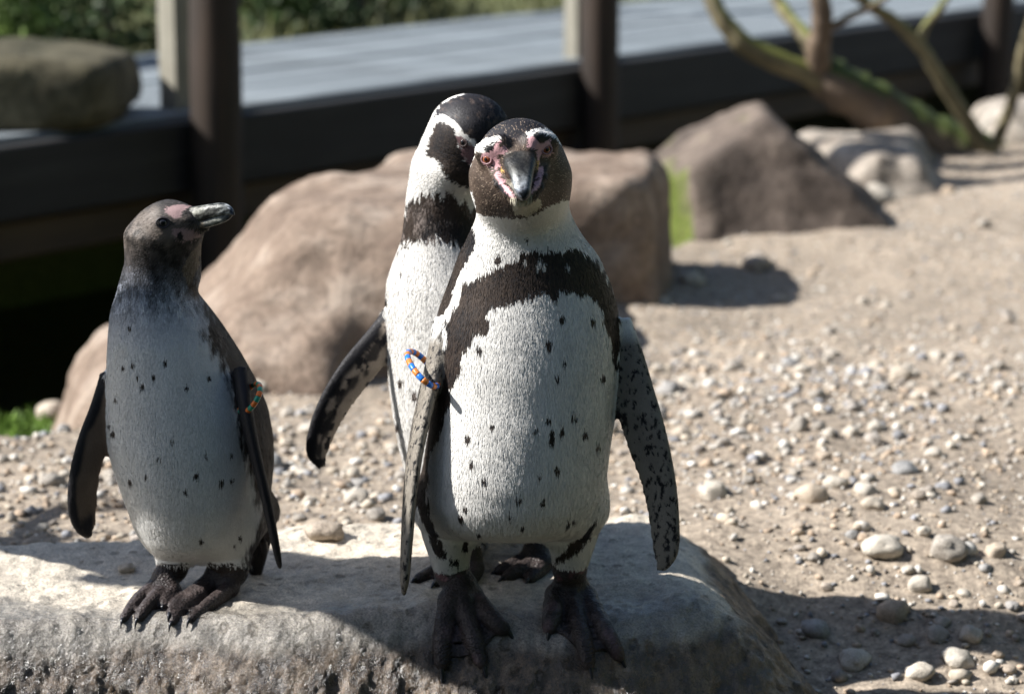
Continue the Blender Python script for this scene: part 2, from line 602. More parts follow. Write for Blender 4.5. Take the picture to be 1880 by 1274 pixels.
m = M("sandy_ground")
_col = m.n("Attribute", attribute_name="Col").outputs["Color"]
_co = m.coord("Object")
_n1, _n2 = m.noise(_co, 70, 6, 0.7), m.noise(_co, 260, 3, 0.6)
_c = m.mix(0.9, _col, m.ramp(_n1, [(0.3, (0.28, 0.27, 0.27)), (0.5, (0.92, 0.92, 0.92)), (0.70, (1.6, 1.58, 1.55))]), 'MULTIPLY')
_c = m.mix(0.6, _c, m.ramp(_n2, [(0.3, 0.6), (0.7, 1.3)]), 'MULTIPLY')
MAT_GROUND = m.out(_c, 0.95, m.bump(_n2, 0.6, 0.0020, m.bump(_n1, 0.8, 0.0060)), 0.15)
ground = new_obj("ground", grid_mesh("ground", spaced(-1.7, 2.6, 0.022, 90), spaced(2.1, 8.2, 0.022, 120), gz, ground_col), None, MAT_GROUND)
tag(ground, kind="structure")

m = M("dark_pond_water")
_w = m.noise(m.coord("Object"), 6, 3)
m.b.inputs["IOR"].default_value = 1.33
MAT_WATER = m.out((0.006, 0.010, 0.006), 0.06, m.bump(_w, 0.12, 0.02), 0.4)
_p = [np.array([x, y]) for x, y in ((-30, -22), (60, 66))]
_W = np.array([[-14, 2, -0.62], [6, 4, -0.62], [40, 40, -0.62], [14, 40, -0.62]], float)
water = new_obj("pond_water", mesh_py("pond_water", _W, [(0, 1, 2, 3)], shade=False), None, MAT_WATER)
tag(water, kind="structure")
_W = np.array([[-4.5, -1.25, -0.40], [4.5, -1.25, -0.40], [4.5, 2.62, -0.40], [-4.5, 2.62, -0.40]], float)
added_pool = new_obj("added_pool_water", mesh_py("added_pool_water", _W, [(0, 1, 2, 3)], shade=False), None, MAT_WATER)  # dark water added out of view, so less light bounces up from the front
tag(added_pool, kind="structure")

# ------------------------------------------------------------------ the low rock the penguins stand on
m = M("wet_rock")
_co = m.coord("Object")
_n1, _n2 = m.noise(_co, 9, 6, 0.62), m.noise(_co, 60, 6, 0.72)
_st = m.noise(m.coord("Object", (1, 1, 0.28)), 46, 6, 0.7)
_fine = m.noise(_co, 240, 4, 0.7)
_vor = m.n("TexVoronoi", feature='F1'); _vor.inputs["Scale"].default_value = 130; m.l(_co, _vor.inputs["Vector"])
_g = m.n("NewGeometry"); _sp = m.n("SeparateXYZ"); m.l(_g.outputs["Normal"], _sp.inputs[0])
_pp = m.n("SeparateXYZ"); m.l(_co, _pp.inputs[0])
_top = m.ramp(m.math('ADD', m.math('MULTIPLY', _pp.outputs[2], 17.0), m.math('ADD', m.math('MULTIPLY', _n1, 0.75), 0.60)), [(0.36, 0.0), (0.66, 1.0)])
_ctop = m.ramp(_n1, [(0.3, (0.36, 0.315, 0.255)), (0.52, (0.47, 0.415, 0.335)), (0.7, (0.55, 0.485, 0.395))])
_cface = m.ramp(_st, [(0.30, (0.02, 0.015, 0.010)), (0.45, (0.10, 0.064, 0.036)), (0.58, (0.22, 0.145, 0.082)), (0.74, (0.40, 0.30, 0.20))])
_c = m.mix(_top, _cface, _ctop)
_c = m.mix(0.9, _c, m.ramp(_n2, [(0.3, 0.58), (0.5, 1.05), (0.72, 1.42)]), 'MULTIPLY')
# wet zone: along the worn front rim
_wet = m.ramp(m.math('ADD', _pp.outputs[1], m.math('MULTIPLY', _n1, 0.16)), [(0.0, 1.0), (1.0, 0.0)])
_wn = m.n("MapRange"); _wn.inputs[1].default_value = 2.755; _wn.inputs[2].default_value = 2.685
m.l(m.math('ADD', _pp.outputs[1], m.math('MULTIPLY', m.math('SUBTRACT', _n1, 0.5), 0.22)), _wn.inputs[0])
_c = m.mix(m.math('MULTIPLY', _wn.outputs[0], 0.75), _c, m.mix(1.0, _c, (0.33, 0.34, 0.36), 'MULTIPLY'))
_r = m.ramp(_wn.outputs[0], [(0.0, 0.7), (1.0, 0.27)])
_salt = m.noise(_co, 420, 2, 0.6)
_c = m.mix(0.75, _c, m.ramp(_salt, [(0.32, 0.55), (0.5, 1.08), (0.68, 1.55)]), 'MULTIPLY')
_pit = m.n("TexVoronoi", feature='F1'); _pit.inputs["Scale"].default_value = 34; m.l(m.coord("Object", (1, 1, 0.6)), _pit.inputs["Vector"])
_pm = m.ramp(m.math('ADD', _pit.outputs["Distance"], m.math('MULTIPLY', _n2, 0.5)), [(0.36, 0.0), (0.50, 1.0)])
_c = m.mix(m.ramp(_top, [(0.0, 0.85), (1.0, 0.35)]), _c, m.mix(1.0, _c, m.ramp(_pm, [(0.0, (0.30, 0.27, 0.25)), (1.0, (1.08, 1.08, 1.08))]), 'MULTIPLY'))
_nb = m.bump(_pm, 0.6, 0.0030, m.bump(_n2, 0.6, 0.0045))
_nb = m.bump(_vor.outputs["Distance"], 0.4, 0.0015, _nb)
_nb = m.bump(_fine, 0.7, 0.0012, _nb)
_gl = m.noise(_co, 115, 4, 0.75)
_gn = m.bump(_gl, 1.0, 0.026, m.bump(_n2, 1.0, 0.012))
m.l(_wn.outputs[0], m.b.inputs["Coat Weight"]); m.b.inputs["Coat Roughness"].default_value = 0.20
m.l(_gn, m.b.inputs["Coat Normal"])
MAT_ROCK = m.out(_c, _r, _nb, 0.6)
xs, ys = np.concatenate([np.arange(-1.2, -0.70, 0.008), np.arange(-0.70, 0.5, 0.0034), np.arange(0.5, 0.66, 0.008)]), np.concatenate([np.arange(2.38, 2.80, 0.0026), np.arange(2.80, 3.40, 0.008)])
def rock_relief(V):
    """weathered relief on the steep flank: ribs, pits and knobs a few millimetres deep"""
    k = smooth(-0.012, -0.075, V[:, 2]) * (1 - 0.5 * smooth(0.0, 0.15, V[:, 0]))
    w = V + 0.008 * np.stack([vnoise(V * 60 + 5 * q, 63 + q) for q in range(3)], 1)
    rib = np.abs(vnoise(w * [105, 105, 60], 71)) + 0.5 * np.abs(vnoise(w * [190, 190, 120], 73))
    return k * (0.0018 - 0.0046 * rib + 0.0040 * vnoise(w * [34, 34, 24], 75)) + (1 - k) * 0.0009 * fbm(V * 140, 2, 77)
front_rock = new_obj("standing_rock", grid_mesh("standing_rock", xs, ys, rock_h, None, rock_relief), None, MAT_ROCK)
tag(front_rock, "broad low wet rock that all the penguins stand on", "rock")

# ------------------------------------------------------------------ boulders
def convex_rock(name, groups, mat, label, h=0.012, amp=0.012, nscale=9, seed=0, k=0.05, cat="boulder", base=None):
    """groups: lists of (point, normal) half spaces; each list is one convex lump, lumps are blended"""
    pts = np.array([p for g in groups for p, n in g])
    lo, hi = pts.min(0) - 0.22, pts.max(0) + 0.22
    fld = Field(lo, hi, h)
    X = fld.ax[0][:, None, None]; Y = fld.ax[1][None, :, None]; Z = fld.ax[2][None, None, :]
    D = None
    for g in groups:
        d = None
        for p, n in g:
            n = unit(n)
            e = (X - p[0]) * n[0] + (Y - p[1]) * n[1] + (Z - p[2]) * n[2]
            d = e if d is None else -smin(-d, -e, k)
        D = d if D is None else smin(D, d, 0.06)
    D = np.array(np.broadcast_to(D, fld.n), np.float32)
    sh = D.shape
    P = np.stack([np.broadcast_to(a, sh) for a in (X, Y, Z)], -1)
    near = np.abs(D) < 0.06
    D[near] += amp * fbm(P[near] * nscale, 4, seed) + amp * 1.6 * vnoise(P[near] * nscale * 0.4, seed + 50)
    for ax in range(3):
        sl = [slice(None)] * 3
        for e in (0, -1):
            sl[ax] = e; D[tuple(sl)] = 0.1
            sl[ax] = slice(None)
    V, Q = surface_nets(D, fld.lo, h)
    c = np.array([V[:, 0].mean(), V[:, 1].mean(), V[:, 2].min()])
    o = new_obj(name, mesh_from(name, V - c, Q), None, mat)
    o.location = c
    return tag(o, label, cat)

MAT_PINK = mat_stone("pinkish_granite", [(0.125, 0.088, 0.066), (0.22, 0.165, 0.125), (0.34, 0.275, 0.22)], 8, 55, bump=0.9)
MAT_PINK2 = mat_stone("reddish_granite", [(0.15, 0.095, 0.068), (0.24, 0.16, 0.12), (0.35, 0.28, 0.225)], 8, 60, bump=0.8)
MAT_GREY = mat_stone("grey_brown_stone", [(0.065, 0.051, 0.042), (0.115, 0.090, 0.073), (0.19, 0.152, 0.122)], 8, 60, moss=(0.13, 0.155, 0.03))
MAT_PALE = mat_stone("pale_limestone", [(0.17, 0.14, 0.11), (0.31, 0.27, 0.225), (0.42, 0.385, 0.335)], 8, 50)

convex_rock("boulder", [
    [((-0.30, 4.50, 0.185), (-0.06, 0.03, 1)), ((-0.49, 4.45, 0.085), (-0.74, -0.05, 0.66)), ((-0.40, 4.17, -0.10), (0.05, -0.93, 0.30)),
     ((-0.40, 4.26, 0.10), (-0.1, -0.62, 0.75)), ((-0.3, 4.95, 0), (0, 1, 0.1)), ((-0.01, 4.5, 0), (1, 0.0, 0.1)), ((-0.3, 4.5, -0.35), (0, 0, -1)), ((-0.70, 4.5, 0), (-1, 0, 0.3))],
    [((-0.62, 4.25, -0.045), (-0.20, -0.05, 1)), ((-0.765, 4.2, -0.08), (-0.95, -0.2, 0.30)), ((-0.6, 4.10, -0.1), (-0.1, -0.95, 0.3)),
     ((-0.6, 4.6, 0), (0, 1, 0)), ((-0.3, 4.4, 0), (1, 0, 0)), ((-0.6, 4.3, -0.35), (0, 0, -1))],
    [((0.15, 5.05, 0.170), (-0.04, 0.03, 1)), ((0.10, 4.86, 0.0), (0.06, -1, 0.05)), ((0.318, 5.0, 0), (1, -0.10, 0.10)), ((-0.30, 5.0, 0), (-1, 0, 0.1)),
     ((0.1, 5.40, 0), (0, 1, 0.1)), ((0.1, 5, -0.4), (0, 0, -1))]],
    MAT_PINK, "long pinkish tan boulder lying behind the penguins with a low shoulder and sheer end", seed=11, k=0.08, amp=0.010)
convex_rock("boulder", [
    [((0.50, 5.85, 0.118), (-0.50, 0.05, 0.86)), ((0.72, 5.85, 0.08), (0.66, 0.0, 0.74)), ((0.60, 5.66, -0.05), (0.16, -0.90, 0.42)),
     ((0.375, 5.75, 0.0), (-0.93, -0.36, 0.08)), ((0.6, 6.15, 0), (0, 1, 0.2)), ((0.6, 5.8, -0.4), (0, 0, -1)), ((0.92, 5.8, -0.1), (1, 0, 0.5))]],
    MAT_GREY, "pointed grey brown boulder with bright green moss on its side", seed=5, k=0.022, amp=0.014, nscale=7)
convex_rock("boulder", [
    [((1.0, 6.45, -0.005), (0.03, 0.0, 1)), ((0.90, 6.4, 0.0), (-0.8, -0.3, 0.55)), ((1.0, 6.24, -0.06), (0.1, -0.85, 0.6)), ((1.08, 6.4, -0.01), (0.75, -0.1, 0.6)),
     ((1.0, 6.75, 0), (0, 1, 0.2)), ((1.0, 6.4, -0.3), (0, 0, -1))]],
    MAT_PALE, "low pale craggy rock lying beside the leaning tree trunk", seed=37, k=0.03, amp=0.012, nscale=13)
convex_rock("boulder", [
    [((1.45, 7.0, 0.05), (0.0, 0.0, 1)), ((1.395, 7.0, 0.03), (-0.9, -0.2, 0.4)), ((1.45, 6.88, 0.0), (0, -1, 0.35)), ((1.60, 7.0, 0), (1, 0, 0.3)),
     ((1.45, 7.15, 0), (0, 1, 0.2)), ((1.45, 7.0, -0.2), (0, 0, -1))]],
    MAT_PALE, "small white rounded rock behind the thin forked sapling", seed=41, k=0.05, amp=0.008, cat="rock")

# ------------------------------------------------------------------ boardwalk, posts
ANG = math.atan2(U2[1], U2[0])
def deck_pt(a, b, z):
    p = DECK0 + a * U2 + b * V2
    return (p[0], p[1], z)
MAT_DECK = mat_wood("weathered_deck_wood", (0.085, 0.102, 0.113), (0.155, 0.178, 0.192), (0.26, 0.285, 0.295), (1.5, 30, 30))
MAT_FASCIA = mat_wood("dark_grey_board", (0.006, 0.006, 0.006), (0.014, 0.0135, 0.0135), (0.030, 0.029, 0.028), (1.5, 25, 25))
MAT_BEAM = mat_wood("dark_brown_beam", (0.02, 0.014, 0.008), (0.045, 0.03, 0.017), (0.07, 0.05, 0.03), (2, 30, 30))
MAT_POST = mat_wood("brown_round_post", (0.008, 0.005, 0.003), (0.024, 0.014, 0.008), (0.055, 0.031, 0.016), (30, 30, 2.0))
MAT_PALEPOST = mat_wood("pale_square_post", (0.18, 0.17, 0.13), (0.28, 0.26, 0.205), (0.38, 0.355, 0.29), (30, 30, 2.5))
walk = empty("boardwalk", deck_pt(0, 0, -0.6))
tag(walk, "weathered grey plank boardwalk with a dark board along its edge", "boardwalk")
def deck_part(name, me, a, b, z, mat):
    o = new_obj(name, me, walk, mat)
    p = np.array(deck_pt(a, b, z)) - np.array(walk.location)
    o.location = p; o.rotation_euler = (0, 0, ANG)
    return o
plank = box_mesh("plank", 15.0, 0.1425, 0.035, 0.002)
for i in range(8):
    deck_part("plank", plank, 3.5 + random.uniform(-.05, .05), 0.10 + 0.146 * i, 0.083 + random.uniform(-.003, .003), MAT_DECK)
joints = [-4.0, -1.6, 0.735, 2.40, 4.9, 7.4, 10.0]
for a, b in zip(joints[:-1], joints[1:]):
    deck_part("edge_board", box_mesh("edge_board", b - a - 0.006, 0.05, 0.185, 0.006), (a + b) / 2, 0.0, -0.0100 + random.uniform(-.004, .004), MAT_FASCIA)
    deck_part("lower_beam", box_mesh("lower_beam", b - a - 0.006, 0.10, 0.10, 0.008), (a + b) / 2, 0.07, -0.160, MAT_BEAM)
for b in (0.5, 0.85, 1.15):
    deck_part("joist", box_mesh("joist", 14.0, 0.06, 0.16, 0.006), 3.2, b, -0.0165, MAT_BEAM)
back = deck_part("back_board", box_mesh("back_board", 14.0, 0.04, 0.75, 0.006), 3.2, 1.26, -0.30, MAT_BEAM)

def post(name, px, Yd, r, mat, label, cat, z0, z1, square=False, group=None, off=-0.11):
    d = ray(px, 300)
    x, y = d[0] / d[1] * Yd, Yd
    n = 26
    zz = np.linspace(z0, z1, n)
    path = np.stack([0.006 * np.sin(zz * 2.1 + px), 0.005 * np.cos(zz * 1.7), zz - z0], 1)
    rad = r * (1.04 - 0.03 * (zz - z0)) * (1 + 0.02 * np.sin(zz * 9 + px))
    V, Q = tube(path, rad, 4 if square else 20)
    if square:
        V = V * 1.0
    o = new_obj(name, mesh_py(name, V, Q, shade=not square), None, mat)
    o.location = (x, y, z0)
    o.rotation_euler = (0, 0, ANG + (math.radians(45) if square else 0))
    return tag(o, label, cat, group)
post("round_post", 402, 6.32, 0.067, MAT_POST, "thick dark brown round post standing next to the big squared stone", "post", -0.95, 2.4)
post("round_post", 1103, 7.60, 0.060, MAT_POST, "dark brown round post directly behind the sheer end of the long boulder", "post", -0.95, 2.4)
post("round_post", 1822, 9.45, 0.060, MAT_POST, "dark round post at the boardwalk edge behind the forked sapling", "post", -0.95, 2.4)
post("square_post", 332, 6.50, 0.043, MAT_PALEPOST, "pale weathered square post beside the thickest round post", "post", 0.095, 2.2, True)
post("square_post", 1058, 7.75, 0.036, MAT_PALEPOST, "slim pale square post beside the round post behind the long boulder", "post", 0.095, 2.2, True)
post("square_post", 655, 9.3, 0.045, MAT_FASCIA, "slim dark post on the far bank among the shrubs", "post", 0.05, 1.6, True)

_c = deck_pt(0.30, 0.20, 0.10)
MAT_BLOCK = mat_stone("mossy_block_stone", [(0.035, 0.034, 0.018), (0.075, 0.066, 0.04), (0.125, 0.11, 0.07)], 5, 40)
convex_rock("stone_block", [
    [((_c[0], _c[1], 0.275), (0.05, 0.0, 1)), ((_c[0], _c[1] - 0.22, 0.2), (0.1, -1, 0.10)), ((_c[0] + 0.20, _c[1], 0.2), (1, -0.1, 0.06)),
     ((_c[0] - 0.75, _c[1], 0.2), (-1, 0, 0.1)), ((_c[0], _c[1] + 0.28, 0.2), (0, 1, 0.1)), ((_c[0], _c[1], 0.09), (0, 0, -1))]],
    MAT_BLOCK, "big squared mossy olive stone resting on the boardwalk", seed=71, k=0.05, amp=0.012, nscale=6, h=0.02, cat="stone")

# ------------------------------------------------------------------ trees
MAT_BARK = mat_wood("mossy_bark", (0.06, 0.04, 0.025), (0.13, 0.09, 0.06), (0.22, 0.16, 0.11), (9, 9, 9), moss=(0.055, 0.075, 0.012))
MAT_BARK2 = mat_wood("pale_bark", (0.06, 0.05, 0.028), (0.14, 0.115, 0.06), (0.26, 0.22, 0.12), (9, 9, 9), moss=(0.15, 0.16, 0.03))
def branch(root, name, pts, r0, r1, mat, seed, n=36, parent=None):
    P = np.array([at(*p) for p in pts])
    C = catmull(P, n)
    C += 0.010 * np.stack([fbm(C * 4 + 9 * k, 3, seed + k) for k in range(3)], 1)
    t = np.linspace(0, 1, n)
    R = (r0 + (r1 - r0) * t) * (1 + 0.10 * vnoise(C * 12, seed + 7))
    V, Q = tube(C, R, 14)
    c = V.mean(0)
    V = V + 0.10 * r0 * fbm(V * 40, 3, seed + 3)[:, None] * unit(V - C[np.clip(np.arange(len(V)) // 14, 0, n - 1)] + 1e-6)
    off = np.array(root.location)
    o = new_obj(name, mesh_py(name, V - off, Q), root, mat)
    return o, C
def twigs(root, name, C, mat, seed, count, length, r):
    g = np.random.default_rng(seed)
    off = np.array(root.location)
    for _ in range(count):
        i = g.integers(len(C) // 2, len(C))
        d = unit(g.normal(size=3) * [1, 0.8, 0.5] + [0, 0, 1.0])
        P = [C[i]]
        for s in range(6):
            d = unit(d + g.normal(size=3) * 0.22)
            P.append(P[-1] + d * length / 6 * g.uniform(.8, 1.2))
        V, Q = tube(catmull(P, 16), np.linspace(r, r * 0.25, 16), 7)
        new_obj(name, mesh_py(name, V - off, Q), root, mat)
t1 = empty("leaning_tree", at(1770, 300, 6.85))
tag(t1, "leaning mossy bare tree with a thick trunk slanting over the craggy rock", "tree")
_, C0 = branch(t1, "trunk", [(1830, 320, 6.95), (1770, 292, 6.87), (1690, 248, 6.82), (1610, 200, 6.80), (1545, 158, 6.80), (1500, 120, 6.82)], 0.095, 0.055, MAT_BARK, 1, 50)
lim = [([(1545, 165, 6.80), (1460, 128, 6.78), (1385, 98, 6.75), (1338, 62, 6.75), (1312, 20, 6.76), (1290, -40, 6.8), (1250, -140, 6.85)], 0.036, 0.020, MAT_BARK2),
       ([(1520, 140, 6.84), (1484, 72, 6.9), (1452, 30, 6.95), (1424, -15, 7.0), (1390, -90, 7.05)], 0.026, 0.014, MAT_BARK2),
       ([(1502, 126, 6.80), (1499, 90, 6.76), (1512, 40, 6.72), (1508, -20, 6.7), (1525, -120, 6.7), (1515, -240, 6.65)], 0.036, 0.018, MAT_BARK),
       ([(1512, 52, 6.72), (1560, 34, 6.7), (1620, 2, 6.66), (1690, -50, 6.6)], 0.013, 0.007, MAT_BARK)]
for k, (p, a, b, mt) in enumerate(lim):
    _, C = branch(t1, "limb", p, a, b, mt, 20 + k * 7)
    twigs(t1, "twig", C[int(len(C) * .75):], mt, 80 + k, 4, 0.35, 0.006)
t2 = empty("forked_sapling", at(1815, 285, 6.80))
tag(t2, "thin forked sapling with two stems rising beside the small white rock", "tree")
for k, (p, a, b) in enumerate([([(1822, 292, 6.80), (1776, 222, 6.78), (1722, 142, 6.75), (1687, 84, 6.73), (1640, 42, 6.72), (1590, 8, 6.7), (1535, -40, 6.7), (1470, -130, 6.7)], 0.024, 0.012),
                               ([(1818, 285, 6.80), (1841, 222, 6.78), (1860, 150, 6.76), (1882, 80, 6.75), (1912, -20, 6.75), (1940, -140, 6.75)], 0.020, 0.010),
                               ([(1688, 86, 6.73), (1696, 50, 6.74), (1730, 2, 6.76), (1765, -60, 6.8)], 0.014, 0.007)]):
    _, C = branch(t2, ["trunk", "stem", "limb"][k], p, a, b, MAT_BARK2, 50 + k * 9)
    twigs(t2, "twig", C[int(len(C) * .75):], MAT_BARK2, 95 + k, 4, 0.3, 0.005)

t3 = empty("leaning_tree", (-1.36, 3.5, -0.1))  # added outside the view so its trunk shades the young penguin
tag(t3, "broken off leaning dead tree beyond the young penguin's side, shading its breast", "tree")
def free_branch(root, name, P, r0, r1, mat, seed, n=40):
    C = catmull(P, n)
    C = C + 0.012 * np.stack([fbm(C * 4 + 9 * k, 3, seed + k) for k in range(3)], 1)
    V, Q = tube(C, np.linspace(r0, r1, n) * (1 + 0.10 * vnoise(C * 12, seed + 7)), 14)
    new_obj(name, mesh_py(name, V - np.array(root.location), Q), root, mat)
    return C
_C = free_branch(t3, "trunk", [(-1.38, 3.62, -0.20), (-1.33, 3.40, 0.05), (-1.20, 3.02, 0.46), (-1.11, 2.74, 0.78), (-1.08, 2.60, 0.945)], 0.090, 0.076, MAT_BARK, 301)
for k, (i, d) in enumerate(((20, (-0.9, 0.3, 0.5)), (30, (-0.9, 0.05, 0.3)))):
    C_ = free_branch(t3, "limb", [_C[i] + np.array(d) * q + [0, 0, 0.2 * q * q] for q in (0, .25, .5, .8, 1.1)], 0.032, 0.010, MAT_BARK, 320 + k * 9, 24)
    twigs(t3, "twig", C_, MAT_BARK, 340 + k, 5, 0.4, 0.006)

# ------------------------------------------------------------------ shrubs and grass on the banks
def mat_leaf(name, a, b):
    m = M(name)
    oi = m.noise(m.coord("Object"), 25, 3)
    return m.out(m.ramp(oi, [(0.3, a), (0.7, b)]), 0.55, None, 0.3)
MAT_LEAF = mat_leaf("dark_leaves", (0.018, 0.035, 0.010), (0.05, 0.085, 0.022))
MAT_LEAF2 = mat_leaf("light_leaves", (0.05, 0.085, 0.015), (0.13, 0.19, 0.04))
def shrub(px, py, Yd, rad, n, mat, label, seed):
    g = np.random.default_rng(seed)
    c = at(px, py, Yd)
    root = empty("shrub", (c[0], c[1], float(gz(c[0], c[1]))))
    tag(root, label, "shrub", None)
    h = max(c[2] - root.location[2], 0.1)
    V, Q = tube(catmull([(0, 0, -.05), (0.02, 0, h * .4), (0, .02, h)], 10), np.linspace(.025, .01, 10), 8)
    new_obj("stem", mesh_py("stem", V, Q), root, MAT_BARK)
    cl = g.normal(size=(26, 3)); cl = unit(cl) * g.uniform(.2, 1, (26, 1)) ** .5 * rad
    p = cl[g.integers(0, 26, n)] + g.normal(size=(n, 3)) * np.array(rad) * 0.20
    d, e = unit(g.normal(size=(n, 3))), unit(g.normal(size=(n, 3)))
    e = unit(np.cross(d, e)); L = g.uniform(.02, .05, (n, 1))
    V = np.stack([p, p + d * L * .5 + e * L * .3, p + d * L, p + d * L * .5 - e * L * .3], 1).reshape(-1, 3) + [0, 0, h]
    o = new_obj("foliage", mesh_from("foliage", V, np.arange(4 * n).reshape(-1, 4), shade=False), root, mat)
    tag(o, kind="stuff")
shrub(560, 15, 9.2, (0.22, .22, .26), 2600, MAT_LEAF, "dark green bushy shrub on the far bank beyond the boardwalk", 1)
shrub(480, -20, 9.6, (0.40, .3, .35), 2600, MAT_LEAF2, "light green spreading shrub far behind the thickest round post", 2)
shrub(700, -15, 9.9, (0.22, .22, .30), 2200, MAT_LEAF, "dark upright shrub beside the slim dark post on the far bank", 3)
shrub(-20, -5, 7.6, (0.22, .22, .26), 2200, MAT_LEAF2, "bright green leafy shrub behind the squared mossy stone", 4)
shrub(190, 10, 8.6, (0.45, .3, .26), 3000, MAT_LEAF, "low dark shrub on the bank behind the squared stone and boardwalk", 5)
shrub(1285, -40, 11.6, (0.3, .3, .3), 2200, MAT_LEAF, "dark shrub seen beyond the limbs of the leaning tree", 6)

def shade_hedge(name, a, b, hgt, label, seed, n=9000):
    """an unseen tall clipped hedge from a to b: a lumpy mass of twigs and leaves"""
    g = np.random.default_rng(seed)
    a, b = np.array(a, float), np.array(b, float)
    L = np.linalg.norm(b - a); u = (b - a) / L; nrm = np.array([-u[1], u[0]])
    root = empty(name, (a[0], a[1], 0)); tag(root, label, "shade_hedge")
    nu, nt = int(L / 0.12), 40
    prof = [(-0.45, -0.6), (-0.5, hgt * .5), (-0.42, hgt * .93), (-0.2, hgt), (0.2, hgt), (0.42, hgt * .93), (0.5, hgt * .5), (0.45, -0.6)]
    pr = np.array([[np.interp(t, np.linspace(0, 1, 8), [p[k] for p in prof]) for k in (0, 1)] for t in np.linspace(0, 1, nt)])
    S, T = np.meshgrid(np.linspace(0, L, nu), np.arange(nt), indexing='ij')
    off, z = pr[T, 0], pr[T, 1]
    P = np.stack([a[0] + u[0] * S + nrm[0] * off, a[1] + u[1] * S + nrm[1] * off, z], -1).reshape(-1, 3)
    P = P + 0.22 * np.stack([fbm(P * 1.6 + 31 * k, 4, seed + k) for k in range(3)], 1)
    i = np.arange(nu * nt).reshape(nu, nt)
    Q = np.stack([i[:-1, :-1], i[1:, :-1], i[1:, 1:], i[:-1, 1:]], -1).reshape(-1, 4)
    tag(new_obj("twig_mass", mesh_from("twig_mass", P - [a[0], a[1], 0], Q), root, MAT_LEAF), kind="stuff")
    p = P[g.integers(0, len(P), n)] + g.normal(size=(n, 3)) * 0.07
    d, e = unit(g.normal(size=(n, 3))), unit(g.normal(size=(n, 3))); e = unit(np.cross(d, e)); l = g.uniform(.05, .11, (n, 1))
    V = np.stack([p, p + d * l * .5 + e * l * .3, p + d * l, p + d * l * .5 - e * l * .3], 1).reshape(-1, 3) - [a[0], a[1], 0]
    tag(new_obj("foliage", mesh_from("foliage", V, np.arange(4 * n).reshape(-1, 4), shade=False), root, MAT_LEAF), kind="stuff")
shade_hedge("shade_hedge", (-5.5, -2.2), (5.2, -2.2), 3.1, "unseen tall dark evergreen hedge closing the yard across from the boardwalk", 501)  # added out of view, holds back sky fill on front-facing surfaces
shade_hedge("shade_hedge", (5.2, -2.2), (5.0, 6.5), 3.0, "unseen tall dark evergreen hedge along the side of the yard beyond the sapling", 521)  # second unseen screen, added to dim the fill from the side

def grass_patch(name, n, sampler, mat, label, hgt, seed):
    g = np.random.default_rng(seed)
    xy = sampler(g, n)
    z = gz(xy[:, 0], xy[:, 1])
    a = g.uniform(0, 2 * np.pi, len(xy)); lean = g.normal(size=(len(xy), 2)) * 0.35
    L = hgt * g.uniform(.5, 1.2, len(xy))
    p = np.stack([xy[:, 0], xy[:, 1], z - .005], 1)
    s = np.stack([np.cos(a), np.sin(a), 0 * a], 1) * (0.05 * L + .0015)[:, None]
    tip = p + np.stack([lean[:, 0] * L, lean[:, 1] * L, L], 1)
    mid = p * .5 + tip * .5 + np.array([0, 0, 1]) * (L * .08)[:, None]
    V = np.stack([p - s, p + s, mid + s * .7, tip, mid - s * .7], 1).reshape(-1, 3)
    k = np.arange(len(xy))[:, None] * 5
    Q = np.concatenate([k + [[0, 1, 2, 4]]], 0)
    T = k + [[4, 2, 3, 3]]
    o = new_obj(name, mesh_py(name, V, np.concatenate([Q, T]).tolist(), shade=False), None, mat)
    return tag(o, label, "grass", None, "stuff")
MAT_GRASS = mat_leaf("bright_grass", (0.05, 0.10, 0.012), (0.13, 0.22, 0.03))
MAT_GRASS2 = mat_leaf("olive_grass", (0.07, 0.08, 0.03), (0.17, 0.17, 0.07))
def near_bank(g, n):
    x = g.uniform(-1.5, -0.62, n); y = g.uniform(3.3, 5.2, n)
    s = edge_s(x, y)
    k = (s > 0.02) & (s < 0.62)
    return np.stack([x, y], 1)[k]
grass_patch("grass", 14000, near_bank, MAT_GRASS, "bright green grass on the pond edge beside the long boulder", 0.030, 3)
def right_bank(g, n):
    x = g.uniform(1.3, 2.6, n); y = g.uniform(6.9, 9.2, n)
    s = edge_s(x, y)
    k = (s > 0.0) & (s < 0.35)
    return np.stack([x, y], 1)[k]
grass_patch("grass", 9000, right_bank, MAT_GRASS, "yellow green grass growing behind the forked sapling", 0.09, 4)
def far_bank(g, n):
    x = g.uniform(-4.5, 4.5, n); y = g.uniform(7.5, 15, n)
    s = deck_s(x, y)
    k = (s > 1.33) & (s < 5.0)
    return np.stack([x, y], 1)[k]
grass_patch("grass", 22000, far_bank, MAT_GRASS2, "dull olive grass covering the bank beyond the boardwalk", 0.10, 5)

